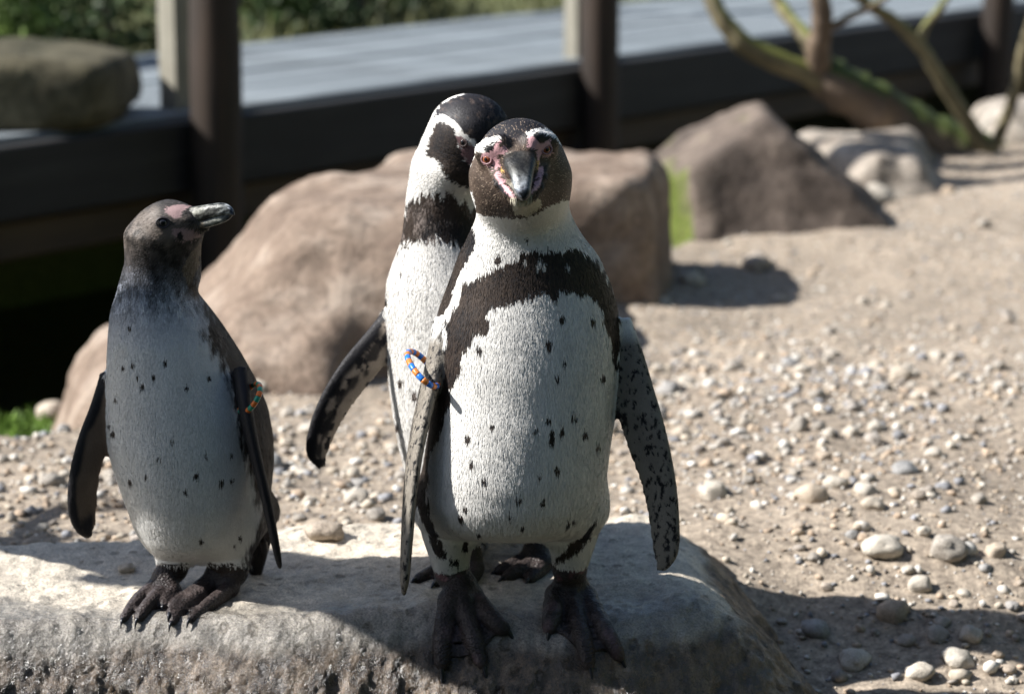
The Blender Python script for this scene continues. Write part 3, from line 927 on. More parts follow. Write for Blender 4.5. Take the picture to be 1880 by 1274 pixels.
# ------------------------------------------------------------------ stones
import bmesh
def ico(sub):
    bm = bmesh.new(); bmesh.ops.create_icosphere(bm, subdivisions=sub, radius=1)
    V = np.array([v.co for v in bm.verts]); Fs = np.array([[v.index for v in f.verts] for f in bm.faces])
    bm.free()
    return V, Fs
ICO1, ICO3 = ico(1), ico(3)
MAT_PEBBLE = mat_stone("pebble_stone", [(0.35, 0.325, 0.29), (0.44, 0.41, 0.37), (0.52, 0.49, 0.445)], 1.3, 9, bump=0.3, dist=0.05, objrand=True)
stone_meshes = []
for k in range(14):
    V, Fs = ICO3
    V = V * np.array([1, rng.uniform(.7, 1), rng.uniform(.5, .8)])
    q = V * 1.0
    V = V * (1 + 0.20 * vnoise(q * 1.3, 100 + k) + 0.07 * vnoise(q * 3.1, 200 + k))[:, None]
    for _ in range(5):                                    # flattened facets
        n = unit(rng.normal(size=3)); lim_ = rng.uniform(.62, .85)
        e = V @ n
        V = V - np.maximum(e - lim_, 0)[:, None] * n * 0.85
    stone_meshes.append(mesh_from("stone", V, Fs)); stone_meshes[-1].materials.append(MAT_PEBBLE)
def stone(p, r, k, label, group=None, cat="stone", sink=0.35, name="stone", mat=None):
    o = new_obj(name, stone_meshes[k % 14])
    o.location = (p[0], p[1], p[2] + r * (0.55 - sink))
    o.scale = (r, r, r)
    o.rotation_euler = (rng.uniform(-.3, .3), rng.uniform(-.3, .3), rng.uniform(0, 6.28))
    return tag(o, label, cat, group)
special = [
    (1740, 1018, 38, 0, "rounded pale stone lying alone on sunlit sand casting a small shadow"),
    (1618, 1012, 40, 1, "flat tan stone half sunk at the edge of the long shadow"),
    (1490, 916, 31, 2, "smooth white oval pebble in front of two stones leaning together"),
    (1535, 893, 27, 3, "cream stone leaning on another behind the white oval pebble"),
    (1588, 906, 25, 4, "upright pale stone with a dark side next to the cream stone"),
    (1640, 1132, 30, 5, "large grey stone lying in the long shadow"),
    (1720, 1170, 24, 6, "grey rounded stone in shadow next to a bluish stone"),
    (1781, 1172, 24, 7, "bluish slate coloured stone lying in the shadow"),
    (1310, 912, 28, 8, "flat grey white stone just behind the rounded end of the standing rock"),
    (1498, 1160, 30, 9, "bluish white stone beside the rounded flank of the standing rock"),
    (1688, 1240, 27, 10, "pale stone in the sun patch past the long shadow"),
    (1690, 1080, 24, 11, "middle sized dim stone at the upper rim of the long shadow"),
    (1608, 372, 34, 12, "dark stone on the slope in front of the craggy rock"),
    (1390, 492, 30, 13, "bluish grey stone on the bare sand before the pointed boulder"),
    (1270, 520, 26, 2, "light stone beside the corner of the long boulder"),
    (95, 764, 36, 4, "flat white stone on the rim above the pond grass"),
    (600, 985, 40, 1, "long pale stone behind the rock between two penguins"),
    (690, 950, 22, 6, "rounded pale stone near the flipper of the hunched penguin"),
    (232, 1046, 18, 3, "small cream stone behind the foot of the young penguin"),
    (370, 930, 22, 9, "pale stone hidden mostly behind the young penguin"),
]
taken = []
for px, py, r, k, lab in special:
    if 340 < px < 400: continue
    p = hit(px, py)
    rr = r / F * np.linalg.norm(p - CAM)
    o = stone(p, rr, k, lab)
    taken.append((p[0], p[1], rr))
def density(x, y):
    """heaps of larger pebbles, thinner elsewhere"""
    d = 0.10 + 1.0 * np.exp(-(((x - 0.48) / 0.36) ** 2 + ((y - 3.95) / 0.55) ** 2)) + 0.75 * np.exp(-(((x + 0.28) / 0.42) ** 2 + ((y - 3.55) / 0.35) ** 2))
    d += 0.55 * np.exp(-(((x - 0.55) / 0.22) ** 2 + ((y - 2.95) / 0.28) ** 2)) + 0.35 * np.exp(-(((x + 0.75) / 0.4) ** 2 + ((y - 3.45) / 0.5) ** 2))
    return d
def scatter(n, g):
    x = g.uniform(-1.6, 2.2, n); y = g.uniform(2.35, 7.2, n)
    k = (edge_s(x, y) < -0.08) & (np.abs(x) < 0.24 * y + 0.25) & (gz(x, y) > rock_h(x, y) - 0.004)
    return x[k], y[k]
g = np.random.default_rng(99)
x, y = scatter(9000, g)
keep = g.uniform(0, 1, len(x)) < density(x, y)
x, y = x[keep], y[keep]
Pp = project(np.stack([x, y, gz(x, y)], 1))
vis = (Pp[:, 0] > -20) & (Pp[:, 0] < 1900) & (Pp[:, 1] < 1300)
x, y = x[vis], y[vis]
def label_for(x, y):
    if y < 3.15: return "pale rounded pebble lying beside the standing rock's rounded flank", "pebbles beside the standing rock"
    if x < -0.52: return "small tan pebble on the gravel beyond the young penguin", "pebbles beyond the young penguin"
    if x < 0.02: return "pale pebble in the gravel between the penguins and long boulder", "pebbles between penguins and boulder"
    if y < 4.7: return "whitish pebble in the heap behind the foremost penguin's spread flipper", "pebbles in the whitish heap"
    return "scattered pebble on the bare sandy slope beyond the pebble heap", "pebbles on the sandy slope"
count = 0
for xx, yy in zip(x, y):
    if count >= 270: break
    r = float(np.clip(0.0115 * g.lognormal(0, 0.36), 0.007, 0.022))
    if any((xx - a) ** 2 + (yy - b) ** 2 < (r + c) ** 2 * .8 for a, b, c in taken): continue
    lab, grp = label_for(xx, yy)
    zz = float(gz(xx, yy))
    stone((xx, yy, zz), r, int(g.integers(14)), lab, grp, cat="pebble", name="pebble")
    taken.append((xx, yy, r)); count += 1

def gravel(n, rmin, rmax, seed, dens):
    g = np.random.default_rng(seed)
    x, y = scatter(n, g)
    if dens:
        k = g.uniform(0, 1, len(x)) < (density(x, y) - (0.22 if dens == 2 else 0)); x, y = x[k], y[k]
    n = len(x)
    z = gz(x, y)
    r = rmin * (rmax / rmin) ** (g.uniform(0, 1, n) ** 2.2)
    V0, F0 = ICO1
    S = g.uniform(.55, 1.15, (n, 1, 3)) * [1, 1, .75]
    jig = 1 + 0.22 * g.normal(size=(n, len(V0), 1)).clip(-1.5, 1.5)
    a = g.uniform(0, 6.28, n); c, s = np.cos(a), np.sin(a)
    V = V0[None] * S * jig * r[:, None, None]
    Vx = V[..., 0] * c[:, None] - V[..., 1] * s[:, None]; Vy = V[..., 0] * s[:, None] + V[..., 1] * c[:, None]
    V = np.stack([Vx + x[:, None], Vy + y[:, None], V[..., 2] + (z + r * .25)[:, None]], -1)
    pal = np.array([(0.46, 0.40, 0.32), (0.55, 0.51, 0.45), (0.34, 0.30, 0.26), (0.40, 0.31, 0.23), (0.27, 0.27, 0.28), (0.58, 0.55, 0.50), (0.45, 0.36, 0.27)])
    col = pal[g.integers(0, len(pal), n)] * g.uniform(.75, 1.15, (n, 1))
    Fs = (F0[None] + (np.arange(n) * len(V0))[:, None, None]).reshape(-1, 3)
    return V.reshape(-1, 3), Fs, np.repeat(col, len(V0), 0)
parts = [gravel(62000, 0.0016, 0.006, 1, False), gravel(16000, 0.003, 0.010, 2, True), gravel(34000, 0.005, 0.014, 3, 2)]
V = np.concatenate([p[0] for p in parts]); offs = np.cumsum([0] + [len(p[0]) for p in parts]); Fs = np.concatenate([p[1] + o for p, o in zip(parts, offs)]); Cc = np.concatenate([p[2] for p in parts])
MAT_GRAVEL = mat_attr("gravel", 0.9, 0.2, 0.3, 150)
tag(new_obj("gravel", mesh_from("gravel", V, Fs, Cc, shade=False), None, MAT_GRAVEL), "loose fine gravel strewn over the sandy ground", "gravel", None, "stuff")

# ------------------------------------------------------------------ penguins
MAT_FEATHER = mat_plumage("feathers", 0.55, 0.35)
MAT_SKIN = mat_plumage("plumage_base", 0.65, 0.3, 0.4)
m = M("leathery_foot")
_col = m.n("Attribute", attribute_name="Col").outputs["Color"]
_co = m.coord("Object")
_v = m.n("TexVoronoi", feature='F1'); _v.inputs["Scale"].default_value = 300; m.l(_co, _v.inputs["Vector"])
_n = m.noise(_co, 90, 4)
_wv = m.noise(m.coord("Object", (1, 1, 5)), 110, 2)
_c = m.mix(0.8, _col, m.ramp(_n, [(0.3, 0.55), (0.7, 1.5)]), 'MULTIPLY')
MAT_FOOT = m.out(_c, 0.44, m.bump(_wv, 0.6, 0.003, m.bump(_v.outputs["Distance"], 0.8, 0.0015)), 0.3)
MAT_BILL = mat_attr("horny_bill", 0.42, 0.32, 0.8, 260, 0.4, 1.6)
MAT_CLAW = mat_attr("black_claw", 0.25, 0.5, 0.1, 200)
MAT_EYE = mat_attr("glossy_eye", 0.06, 0.6, 0.0, 100, 0.95, 1.05)
MAT_LID = mat_attr("pink_skin", 0.5, 0.4, 0.2, 500)

BROWN, BLACK = np.array([0.046, 0.032, 0.024]), np.array([0.012, 0.011, 0.013])
WHITE, PINK = np.array([0.80, 0.79, 0.775]), np.array([0.62, 0.36, 0.38])
FOOTC = np.array([0.040, 0.031, 0.029])

def zoomed(x0, y0, s, pts):
    return [(x0 + a / s, y0 + b / s) for a, b in pts]

def rows_from(tab):
    out = []
    for py, xl, xr, Yc, ry in tab:
        a, b = at(xl, py, Yc), at(xr, py, Yc)
        out.append((a[2], (a[0] + b[0]) / 2, Yc, (b[0] - a[0]) / 2, ry))
    return out

def foot_prims(ankle, toes, r=0.0085, web=True, lift=0.6, tars=0.017, tip=0.55):
    """ankle: top of the bare tarsus; toes: lists of three pixels (start, middle, tip) lying on the rock"""
    prims, webs, lines, claws = [], [], [], []
    for k, t in enumerate(toes):
        P = np.array([hit(px, py, r * lift) for px, py in t])
        P[0, 2] += r * 0.5; P[2, 2] -= r * 0.25
        C = catmull(P, 10)
        R = np.interp(np.arange(10), [0, 4, 9], [r * 1.15, r, r * tip])
        for i in range(9):
            prims.append(cone_sd(C[i], C[i + 1], R[i], R[i + 1]))
        lines.append((C, R))
        claws.append((C[-1], unit(C[-1] - C[-3]), R[-1]))
    base = np.mean([l[0][0] for l in lines], 0)
    for C, R in lines:
        prims.append(cone_sd(base + [0, 0.008, 0.012], C[0], tars * .85, R[0] * 1.15))
    prims.append(cone_sd(ankle, base + [0, 0.012, 0.010], tars, tars * .95))
    if web:
        for (A, Ra), (B, Rb) in zip(lines[:-1], lines[1:]):
            for i in np.linspace(0.5, 6.3, 11):
                a = np.array([np.interp(i, np.arange(10), A[:, q]) for q in range(3)])
                b = np.array([np.interp(i, np.arange(10), B[:, q]) for q in range(3)])
                mid = (a + b) / 2
                hh = max(float(rock_h(mid[0], mid[1])), float(gz(mid[0], mid[1])))
                mid[2] = hh + 0.0015; a[2] -= r * 0.35; b[2] -= r * 0.35
                webs.append(cone_sd(a, mid, 0.0026, 0.0022)); webs.append(cone_sd(mid, b, 0.0022, 0.0026))
    return prims, webs, claws, base

def claw_mesh(p, d, r, L):
    path = [p - d * r * .6, p + d * L * .35 + [0, 0, r * .35], p + d * L * .75 + [0, 0, -r * .35], p + d * L + [0, 0, -r * 1.5]]
    return tube(catmull(path, 10), np.linspace(r * .78, r * .12, 10), 9)

def bill_mesh(secs, side, up, n=26, seg=18):
    """secs: (centre, half width, height above, depth below)"""
    tab = catmull([list(c) + [w, a, b] for c, w, a, b in secs], n)
    ang = np.linspace(0, 2 * np.pi, seg, endpoint=False)
    V = []
    for row in tab:
        c, w, a, b = row[:3], row[3], row[4], row[5]
        for t in ang:
            cs, sn = math.cos(t), math.sin(t)
            x = w * abs(cs) ** 0.85 * (1 if cs > 0 else -1)
            z = (a if sn > 0 else b) * abs(sn) ** 0.9 * (1 if sn > 0 else -1)
            V.append(c + np.asarray(side) * x + np.asarray(up) * z)
    V = np.array(V); Q = []
    for i in range(n - 1):
        for j in range(seg):
            k = (j + 1) % seg
            Q.append((i * seg + j, i * seg + k, (i + 1) * seg + k, (i + 1) * seg + j))
    Q.append(tuple(range(seg - 1, -1, -1))); Q.append(tuple((n - 1) * seg + j for j in range(seg)))
    s = np.repeat(np.linspace(0, 1, n), seg); t = np.tile(ang, n)
    return V, Q, s, t

class Penguin:
    def __init__(self, base, lo, hi, h, label):
        self.root = empty("penguin", tuple(base))
        tag(self.root, label, "penguin")
        self.body, self.foot, self.flip = [], [], []
        self.lo, self.hi, self.h = lo, hi, h
        self.claws = []
    def build(self, colour, flow, length, strands, seed, width=0.0011, bare=None):
        fld = Field(self.lo, self.hi, self.h)
        for p, k in self.body: fld.add(p, k)
        for p in self.flip: fld.add(p, 0.012)
        for p, k in self.foot: fld.add(p, k)
        V, Q = surface_nets(fld.d, fld.lo, self.h)
        N = vert_normals(V, Q)
        V = V - N * 0.0                                     # surface as found
        def ev(prims, P):
            out = np.full(len(P), 0.05)
            for f, a, b in prims:
                k = np.all((P > a - 0.012) & (P < b + 0.012), 1).nonzero()[0]
                if len(k):
                    out[k] = np.minimum(out[k], f(P[k, 0], P[k, 1], P[k, 2]))
            return out
        footp = [p for p, k in self.foot]
        self.footd, self.flipd = (lambda P: ev(footp, P)), (lambda P: ev(self.flip, P))
        mask_f, mask_w = self.footd(V), self.flipd(V)
        C = colour(self, V, N, mask_f, mask_w, np.zeros(len(V)))
        me = mesh_from("body", local(V, self.root), Q, C)
        me.materials.append(MAT_SKIN); me.materials.append(MAT_FOOT)
        fm = np.min(mask_f[Q], 1) < 0.006
        me.polygons.foreach_set("material_index", fm.astype(np.int32))
        me.update()
        self.body_obj = new_obj("body", me, self.root)
        # feathers: short overlapping vanes rooted all over the plumage
        g = np.random.default_rng(seed)
        tri = np.concatenate([Q[:, [0, 1, 2]], Q[:, [0, 2, 3]]])
        A = np.linalg.norm(np.cross(V[tri[:, 1]] - V[tri[:, 0]], V[tri[:, 2]] - V[tri[:, 0]]), axis=1)
        pick = g.choice(len(tri), strands, p=A / A.sum())
        r1, r2 = np.sqrt(g.uniform(0, 1, strands)), g.uniform(0, 1, strands)
        w = np.stack([1 - r1, r1 * (1 - r2), r1 * r2], 1)
        P = np.einsum('ij,ijk->ik', w, V[tri[pick]]); Nn = unit(np.einsum('ij,ijk->ik', w, N[tri[pick]]))
        df, dw = self.footd(P), self.flipd(P)
        ok = df > 0.0065
        if bare is not None:
            ok &= ~bare(self, P, Nn)
        P, Nn, df, dw = P[ok], Nn[ok], df[ok], dw[ok]
        onflip = dw < 0.004
        col = colour(self, P, Nn, df, dw, g.normal(size=len(P)))
        D = flow(self, P, Nn)
        for k, (f, a, b) in enumerate(self.flip):
            m_ = f(P[:, 0], P[:, 1], P[:, 2]) < 0.004
            if m_.any():
                idx, *_ = f.local(P[m_]); D[m_] = f.frame[1][idx]
        D = D + 0.07 * g.normal(size=D.shape) + 0.20 * np.stack([vnoise(P * [95, 95, 40] + 7 * q, seed + 30 + q) for q in range(3)], 1)
        D = unit(D - Nn * np.sum(D * Nn, 1, keepdims=True))
        L = length(self, P) * g.uniform(.65, 1.25, len(P))
        L = np.where(onflip, 0.0026, L)
        lift = g.uniform(0.008, 0.05, len(P)) * np.where(onflip, 0.3, 1)
        S = np.cross(Nn, D)
        tilt = g.normal(size=(len(P), 1)) * 0.35
        S = unit(S + Nn * tilt * 0.3)
        Wd = (width * g.uniform(.6, 1.3, len(P)) * np.where(onflip, .8, 1))[:, None]
        mid = P + D * (L * .5)[:, None] + Nn * (L * lift * .8 + .0003)[:, None]
        tip = P + D * L[:, None] + Nn * (L * lift)[:, None]
        VV = np.stack([P - Nn * .0004, mid - S * Wd * .5, tip, mid + S * Wd * .5], 1).reshape(-1, 3)
        cc = np.repeat(col, 4, 0)
        me = mesh_from("plumage", local(VV, self.root), np.arange(len(VV)).reshape(-1, 4), cc, shade=False)
        me.polygons.foreach_set("use_smooth", np.ones(len(me.polygons), bool))
        nn = unit(Nn + 0.16 * S * np.sign(tilt) * np.abs(tilt) + 0.10 * D)
        me.normals_split_custom_set_from_vertices(np.repeat(nn, 4, 0))
        o = new_obj("plumage", me, self.root, MAT_FEATHER)
        tag(o, kind="stuff")
        for k, (p, d, r, L) in enumerate(self.claws):
            V_, Q_ = claw_mesh(p, d, r, L)
            new_obj("claw", mesh_py("claw", local(V_, self.root), Q_, np.tile([0.022, 0.022, 0.026], (len(V_), 1))), self.root, MAT_CLAW)
    def add_foot(self, ankle, toes, leg_top=None, leg_r=(0.035, 0.02), claw=0.016, **kw):
        prims, webs, claws, base = foot_prims(ankle, toes, **kw)
        for p in prims: self.foot.append((p, 0.006))
        for p in webs: self.foot.append((p, 0.0025))
        for p, d, r in claws: self.claws.append((p, d, r, claw))
        if leg_top is not None:
            self.body.append((cone_sd(leg_top, np.asarray(ankle) + [0, 0, 0.004], *leg_r), 0.03))
    def part(self, name, V, Q, mat, col, shade=True, parent=None):
        o = new_obj(name, mesh_py(name, local(V, self.root), Q, col, shade), parent or self.root, mat)
        return o
    def eye(self, c, gaze, r, iris, lid, lid_col, pupil=0.5):
        V, Fs = ico(4)
        gaze = unit(gaze)
        dt = V @ gaze
        col = np.tile(np.asarray(iris, float), (len(V), 1))
        ang = np.arccos(np.clip(dt, -1, 1))
        col *= (0.75 + 0.5 * np.clip(ang / 0.8, 0, 1))[:, None]
        col[ang < pupil] = (0.004, 0.004, 0.005)
        e = self.part("eye", V * r + c, Fs, MAT_EYE, col)
        side = unit(np.cross(gaze, [0, 0, 1])); up = np.cross(side, gaze)
        t = np.linspace(0, 2 * np.pi, 29)[:-1]
        ring = c + gaze * r * 0.62 + (np.cos(t)[:, None] * side * 1.12 + np.sin(t)[:, None] * up * 0.90) * lid
        T, Q = tube(np.concatenate([ring, ring[:2]]), lid * 0.20, 8, caps=False)
        self.part("eyelid", T, Q, MAT_LID, np.tile(lid_col, (len(T), 1)), parent=e)
        return e

def mixc(a, b, f):
    f = np.asarray(f)[:, None]
    return a * (1 - f) + b * f

def spots(Q, pts, r, stretch=1.25, jit=0.0, seed=0):
    d = np.full(len(Q), 1e9)
    g = np.random.default_rng(seed)
    for (a, b) in pts:
        s = r * g.uniform(.75, 1.25)
        d = np.minimum(d, np.sqrt((Q[:, 0] - a) ** 2 + ((Q[:, 1] - b) / stretch) ** 2) - s)
    return d

def ragged(Q, P, seed, amp=4.0, sx=3.2, sy=13.0):
    """streaky jitter along the feathers, in the unit of Q"""
    q = np.stack([Q[:, 0] / sx, Q[:, 1] / sy, np.zeros(len(Q))], 1)
    return amp * vnoise(q, seed) + amp * 0.7 * vnoise(q * 0.35, seed + 1)

def dark_of(P, rnd, seed, a=BROWN, b=BLACK):
    f = np.clip(0.5 + 0.5 * fbm(P * 38, 3, seed) + 0.28 * rnd, 0, 1)
    return mixc(a * 1.15, b, f)

def white_of(P, rnd, seed, tint=(1.0, 0.985, 0.95)):
    f = 1 + 0.06 * fbm(P * [60, 60, 22], 3, seed) + 0.022 * rnd
    return WHITE * np.asarray(tint) * f[:, None]

def speckle(P, scale, seed, thr, stretch=(1, 1, 1)):
    return smooth(thr, thr + 0.14, vnoise(P * np.asarray(stretch) * scale, seed) + 0.35 * vnoise(P * scale * 2.7, seed + 1))

def band_ring(c, a, b, r, n, cols, label, mat):
    """striped flipper band: an oval ring of short coloured beads"""
    root = empty("flipper_band", tuple(c))
    tag(root, label, "flipper band")
    for k in range(n):
        t = np.linspace(k / n, (k + 1) / n, 5) * 2 * np.pi
        path = np.cos(t)[:, None] * a + np.sin(t)[:, None] * b
        V, Q = tube(path, r, 12)
        new_obj("bead", mesh_py("bead", V, Q, np.tile(cols[k % len(cols)], (len(V), 1))), root, mat)
    return root
MAT_BAND = mat_attr("glossy_plastic", 0.3, 0.5, 0.05, 300, 0.85, 1.1)

# ================================================================== foremost penguin
p1 = Penguin(hit(940, 1085), (-0.145, 2.48, -0.16), (0.205, 2.86, 0.61), 0.0023,
             "foremost penguin facing forward with outspread flippers and a striped blue orange band")
p1.body.append((loft_sd(rows_from([
    (318, 876, 1034, 2.690, .047), (345, 876, 1037, 2.692, .047), (375, 877, 1042, 2.696, .048), (400, 875, 1050, 2.700, .050), (430, 862, 1066, 2.706, .056),
    (470, 842, 1098, 2.712, .066), (520, 824, 1120, 2.716, .079), (560, 809, 1132, 2.718, .089), (600, 799, 1137, 2.718, .096),
    (650, 797, 1136, 2.716, .101), (700, 797, 1133, 2.714, .103), (750, 793, 1128, 2.712, .106), (800, 786, 1122, 2.710, .107),
    (850, 778, 1116, 2.708, .107), (900, 773, 1109, 2.708, .104), (935, 777, 1100, 2.710, .096), (958, 792, 1088, 2.714, .080), (972, 815, 1068, 2.716, .055), (980, 860, 1030, 2.72, .02)])), 0.02))
HC1 = at(955, 303, 2.672)
p1.body.append((ell_sd(HC1, (0.0485, 0.054, 0.0505)), 0.03))
p1.body.append((ell_sd(at(956, 345, 2.664), (0.0460, 0.048, 0.038)), 0.03))
# muzzle round the bill root
p1.body.append((cone_sd(at(956, 300, 2.655), at(957, 306, 2.606), 0.036, 0.018), 0.025))
# fleshy gape folds
for pts in ([(909, 316, 2.617), (916, 335, 2.601), (932, 352, 2.585), (949, 361, 2.572)], [(996, 306, 2.617), (993, 325, 2.601), (985, 343, 2.585), (972, 356, 2.572)]):
    Q_ = [at(*p) for p in pts]
    for i in range(3):
        p1.body.append((cone_sd(Q_[i], Q_[i + 1], 0.0050 - .0006 * i, 0.0044 - .0006 * i), 0.006))
# throat under the bill
p1.body.append((cone_sd(at(958, 345, 2.640), at(962, 362, 2.580), 0.024, 0.008), 0.02))
# brow ridges
p1.body.append((cone_sd(at(890, 279, 2.628), at(918, 264, 2.613), 0.010, 0.009), 0.02))
p1.body.append((cone_sd(at(1006, 262, 2.628), at(980, 256, 2.613), 0.010, 0.009), 0.02))
# tail
p1.body.append((cone_sd(at(950, 900, 2.80), at(950, 965, 2.84), 0.035, 0.012), 0.04))
p1.flip.append(blade_sd([(at(812, 590, 2.700), .020, .013), (at(799, 655, 2.690), .027, .0125), (at(781, 730, 2.676), .031, .011), (at(762, 820, 2.658), .030, .0095),
                         (at(751, 910, 2.643), .027, .0085), (at(745, 1000, 2.630), .022, .0075), (at(742, 1058, 2.624), .016, .0065), (at(741, 1090, 2.622), .005, .003)], (0.20, -1, 0)))
p1.flip.append(blade_sd([(at(1130, 590, 2.712), .018, .013), (at(1147, 655, 2.702), .022, .012), (at(1163, 722, 2.692), .0245, .011), (at(1187, 805, 2.680), .0245, .009),
                         (at(1209, 885, 2.672), .0205, .008), (at(1220, 960, 2.666), .0178, .007), (at(1222, 1012, 2.662), .0148, .006), (at(1214, 1046, 2.660), .005, .003)], (0.95, -0.25, 0.1)))
p1.add_foot(at(829, 1052, 2.718), [[(826, 1118), (812, 1185), (811, 1228)], [(848, 1118), (868, 1178), (886, 1226)], [(864, 1108), (905, 1148), (926, 1162)]],
            at(818, 935, 2.715), (0.036, 0.0205), r=0.0104, tars=0.0190, claw=0.016)
p1.add_foot(at(1046, 1045, 2.722), [[(1022, 1108), (1013, 1142), (1009, 1160)], [(1048, 1116), (1068, 1180), (1082, 1228)], [(1074, 1110), (1112, 1172), (1138, 1212)]],
            at(1056, 935, 2.715), (0.036, 0.0205), r=0.0104, tars=0.0190, claw=0.016)
for a, b in (((862, 1092), (896, 1120)), ((1020, 1088), (1002, 1118))):   # hind toes
    p1.foot.append((cone_sd(at(a[0], a[1], 2.712), hit(b[0], b[1], .003), 0.006, 0.0035), 0.006))

Z1 = lambda pts: zoomed(840, 200, 5.308, pts)
Z2 = lambda pts: zoomed(780, 400, 3.7475, pts)
Z5 = lambda pts: zoomed(720, 560, 2.3167, pts)
Z7 = lambda pts: zoomed(700, 550, 1.76, pts)
H1_DARK = [(830, 150), (1100, 150), (1100, 362), (1047, 367), (1028, 369), (1009, 375), (991, 387), (968, 398), (945, 400), (925, 397), (887, 396), (876, 388), (868, 352), (830, 345)]
H1_BROW = [Z1([(100, 560), (125, 490), (150, 440), (200, 340), (290, 285), (420, 272), (445, 320), (380, 330), (330, 390), (290, 420), (240, 430), (200, 420), (160, 480), (130, 560)]),
           Z1([(665, 260), (740, 205), (870, 195), (945, 245), (1030, 350), (1010, 360), (930, 295), (880, 272), (830, 262), (740, 250), (690, 300), (665, 290)])]
H1_LORE = [Z1([(280, 385), (370, 320), (350, 410), (300, 430)]), Z1([(728, 250), (800, 258), (870, 290), (850, 322), (800, 340), (770, 290)])]
H1_PINK = [Z1([(430, 295), (370, 335), (340, 420), (235, 425), (235, 500), (300, 575), (360, 550), (365, 610), (430, 560), (400, 480), (400, 455), (470, 440), (500, 390), (440, 370)]),
           Z1([(685, 268), (740, 268), (800, 340), (890, 310), (920, 380), (905, 455), (850, 485), (800, 450), (805, 540), (750, 560), (760, 450), (750, 410), (690, 385), (668, 340)])]
H1_GAPE = [Z1([(350, 640), (400, 605), (450, 690), (530, 780), (600, 870), (500, 850), (415, 745)]), Z1([(760, 580), (835, 555), (838, 650), (795, 765), (700, 850), (690, 820), (750, 700), (790, 620)])]
H1_RIM = [Z1([(340, 660), (420, 745), (500, 850), (450, 835), (370, 740)]), Z1([(838, 560), (880, 560), (890, 620), (860, 725), (795, 810), (730, 850), (795, 765), (838, 650)])]
H1_YEL = [Z1([(425, 550), (460, 600), (450, 640), (425, 610)]), Z1([(745, 540), (800, 500), (790, 570), (770, 630), (765, 580)])]
H1_CHIN = Z1([(520, 850), (600, 850), (700, 840), (800, 870), (825, 940), (765, 985), (690, 1035), (620, 1035), (560, 1015), (535, 930)])
C1_BAND = Z2([(1315, 990), (1300, 850), (1270, 740), (1215, 665), (1232, 630), (1180, 540), (1100, 480), (1010, 490), (930, 480), (890, 530), (830, 485), (760, 500), (650, 540), (560, 570),
              (450, 590), (400, 650), (440, 690), (430, 760), (330, 775), (270, 850), (235, 960), (240, 1010), (190, 1115), (160, 1110), (155, 950), (175, 850), (160, 700), (240, 600), (280, 440),
              (390, 400), (500, 350), (580, 310), (700, 240), (850, 230), (1040, 205), (1120, 260), (1200, 340), (1260, 450), (1310, 570), (1325, 700), (1335, 850)])
C1_BACK = Z2([(320, 30), (362, 120), (345, 200), (290, 280), (230, 400), (180, 560), (100, 700), (60, 800), (20, 860), (-80, 860), (-80, 500), (200, 30)])
C1_FLANK = Z5([(245, 290), (250, 380), (195, 560), (165, 610), (155, 700), (145, 780), (165, 900), (185, 990), (240, 1040), (235, 1066), (175, 1035), (135, 940), (105, 850), (85, 780), (85, 650), (110, 560), (120, 460), (120, 330), (170, 230), (190, 120), (235, 190)])
C1_LEGS = [Z5([(240, 1062), (290, 1072), (285, 1100), (250, 1092)]), Z7([(700, 690), (680, 770), (610, 825), (555, 850), (565, 825), (600, 795), (655, 760), (680, 715)])]
S1 = Z2([(940, 670), (1152, 690), (855, 850), (960, 970), (905, 1080), (1222, 1085), (380, 875), (702, 155), (500, 275)]) + \
     Z7([(358, 397), (282, 436), (500, 410), (541, 380), (553, 415), (553, 442), (585, 415), (622, 368), (658, 424), (700, 465), (566, 537), (513, 557), (521, 640), (442, 635), (415, 688), (458, 727),
         (312, 752), (272, 792), (258, 690), (272, 662), (605, 715), (625, 703), (715, 240), (335, 572), (292, 517)])

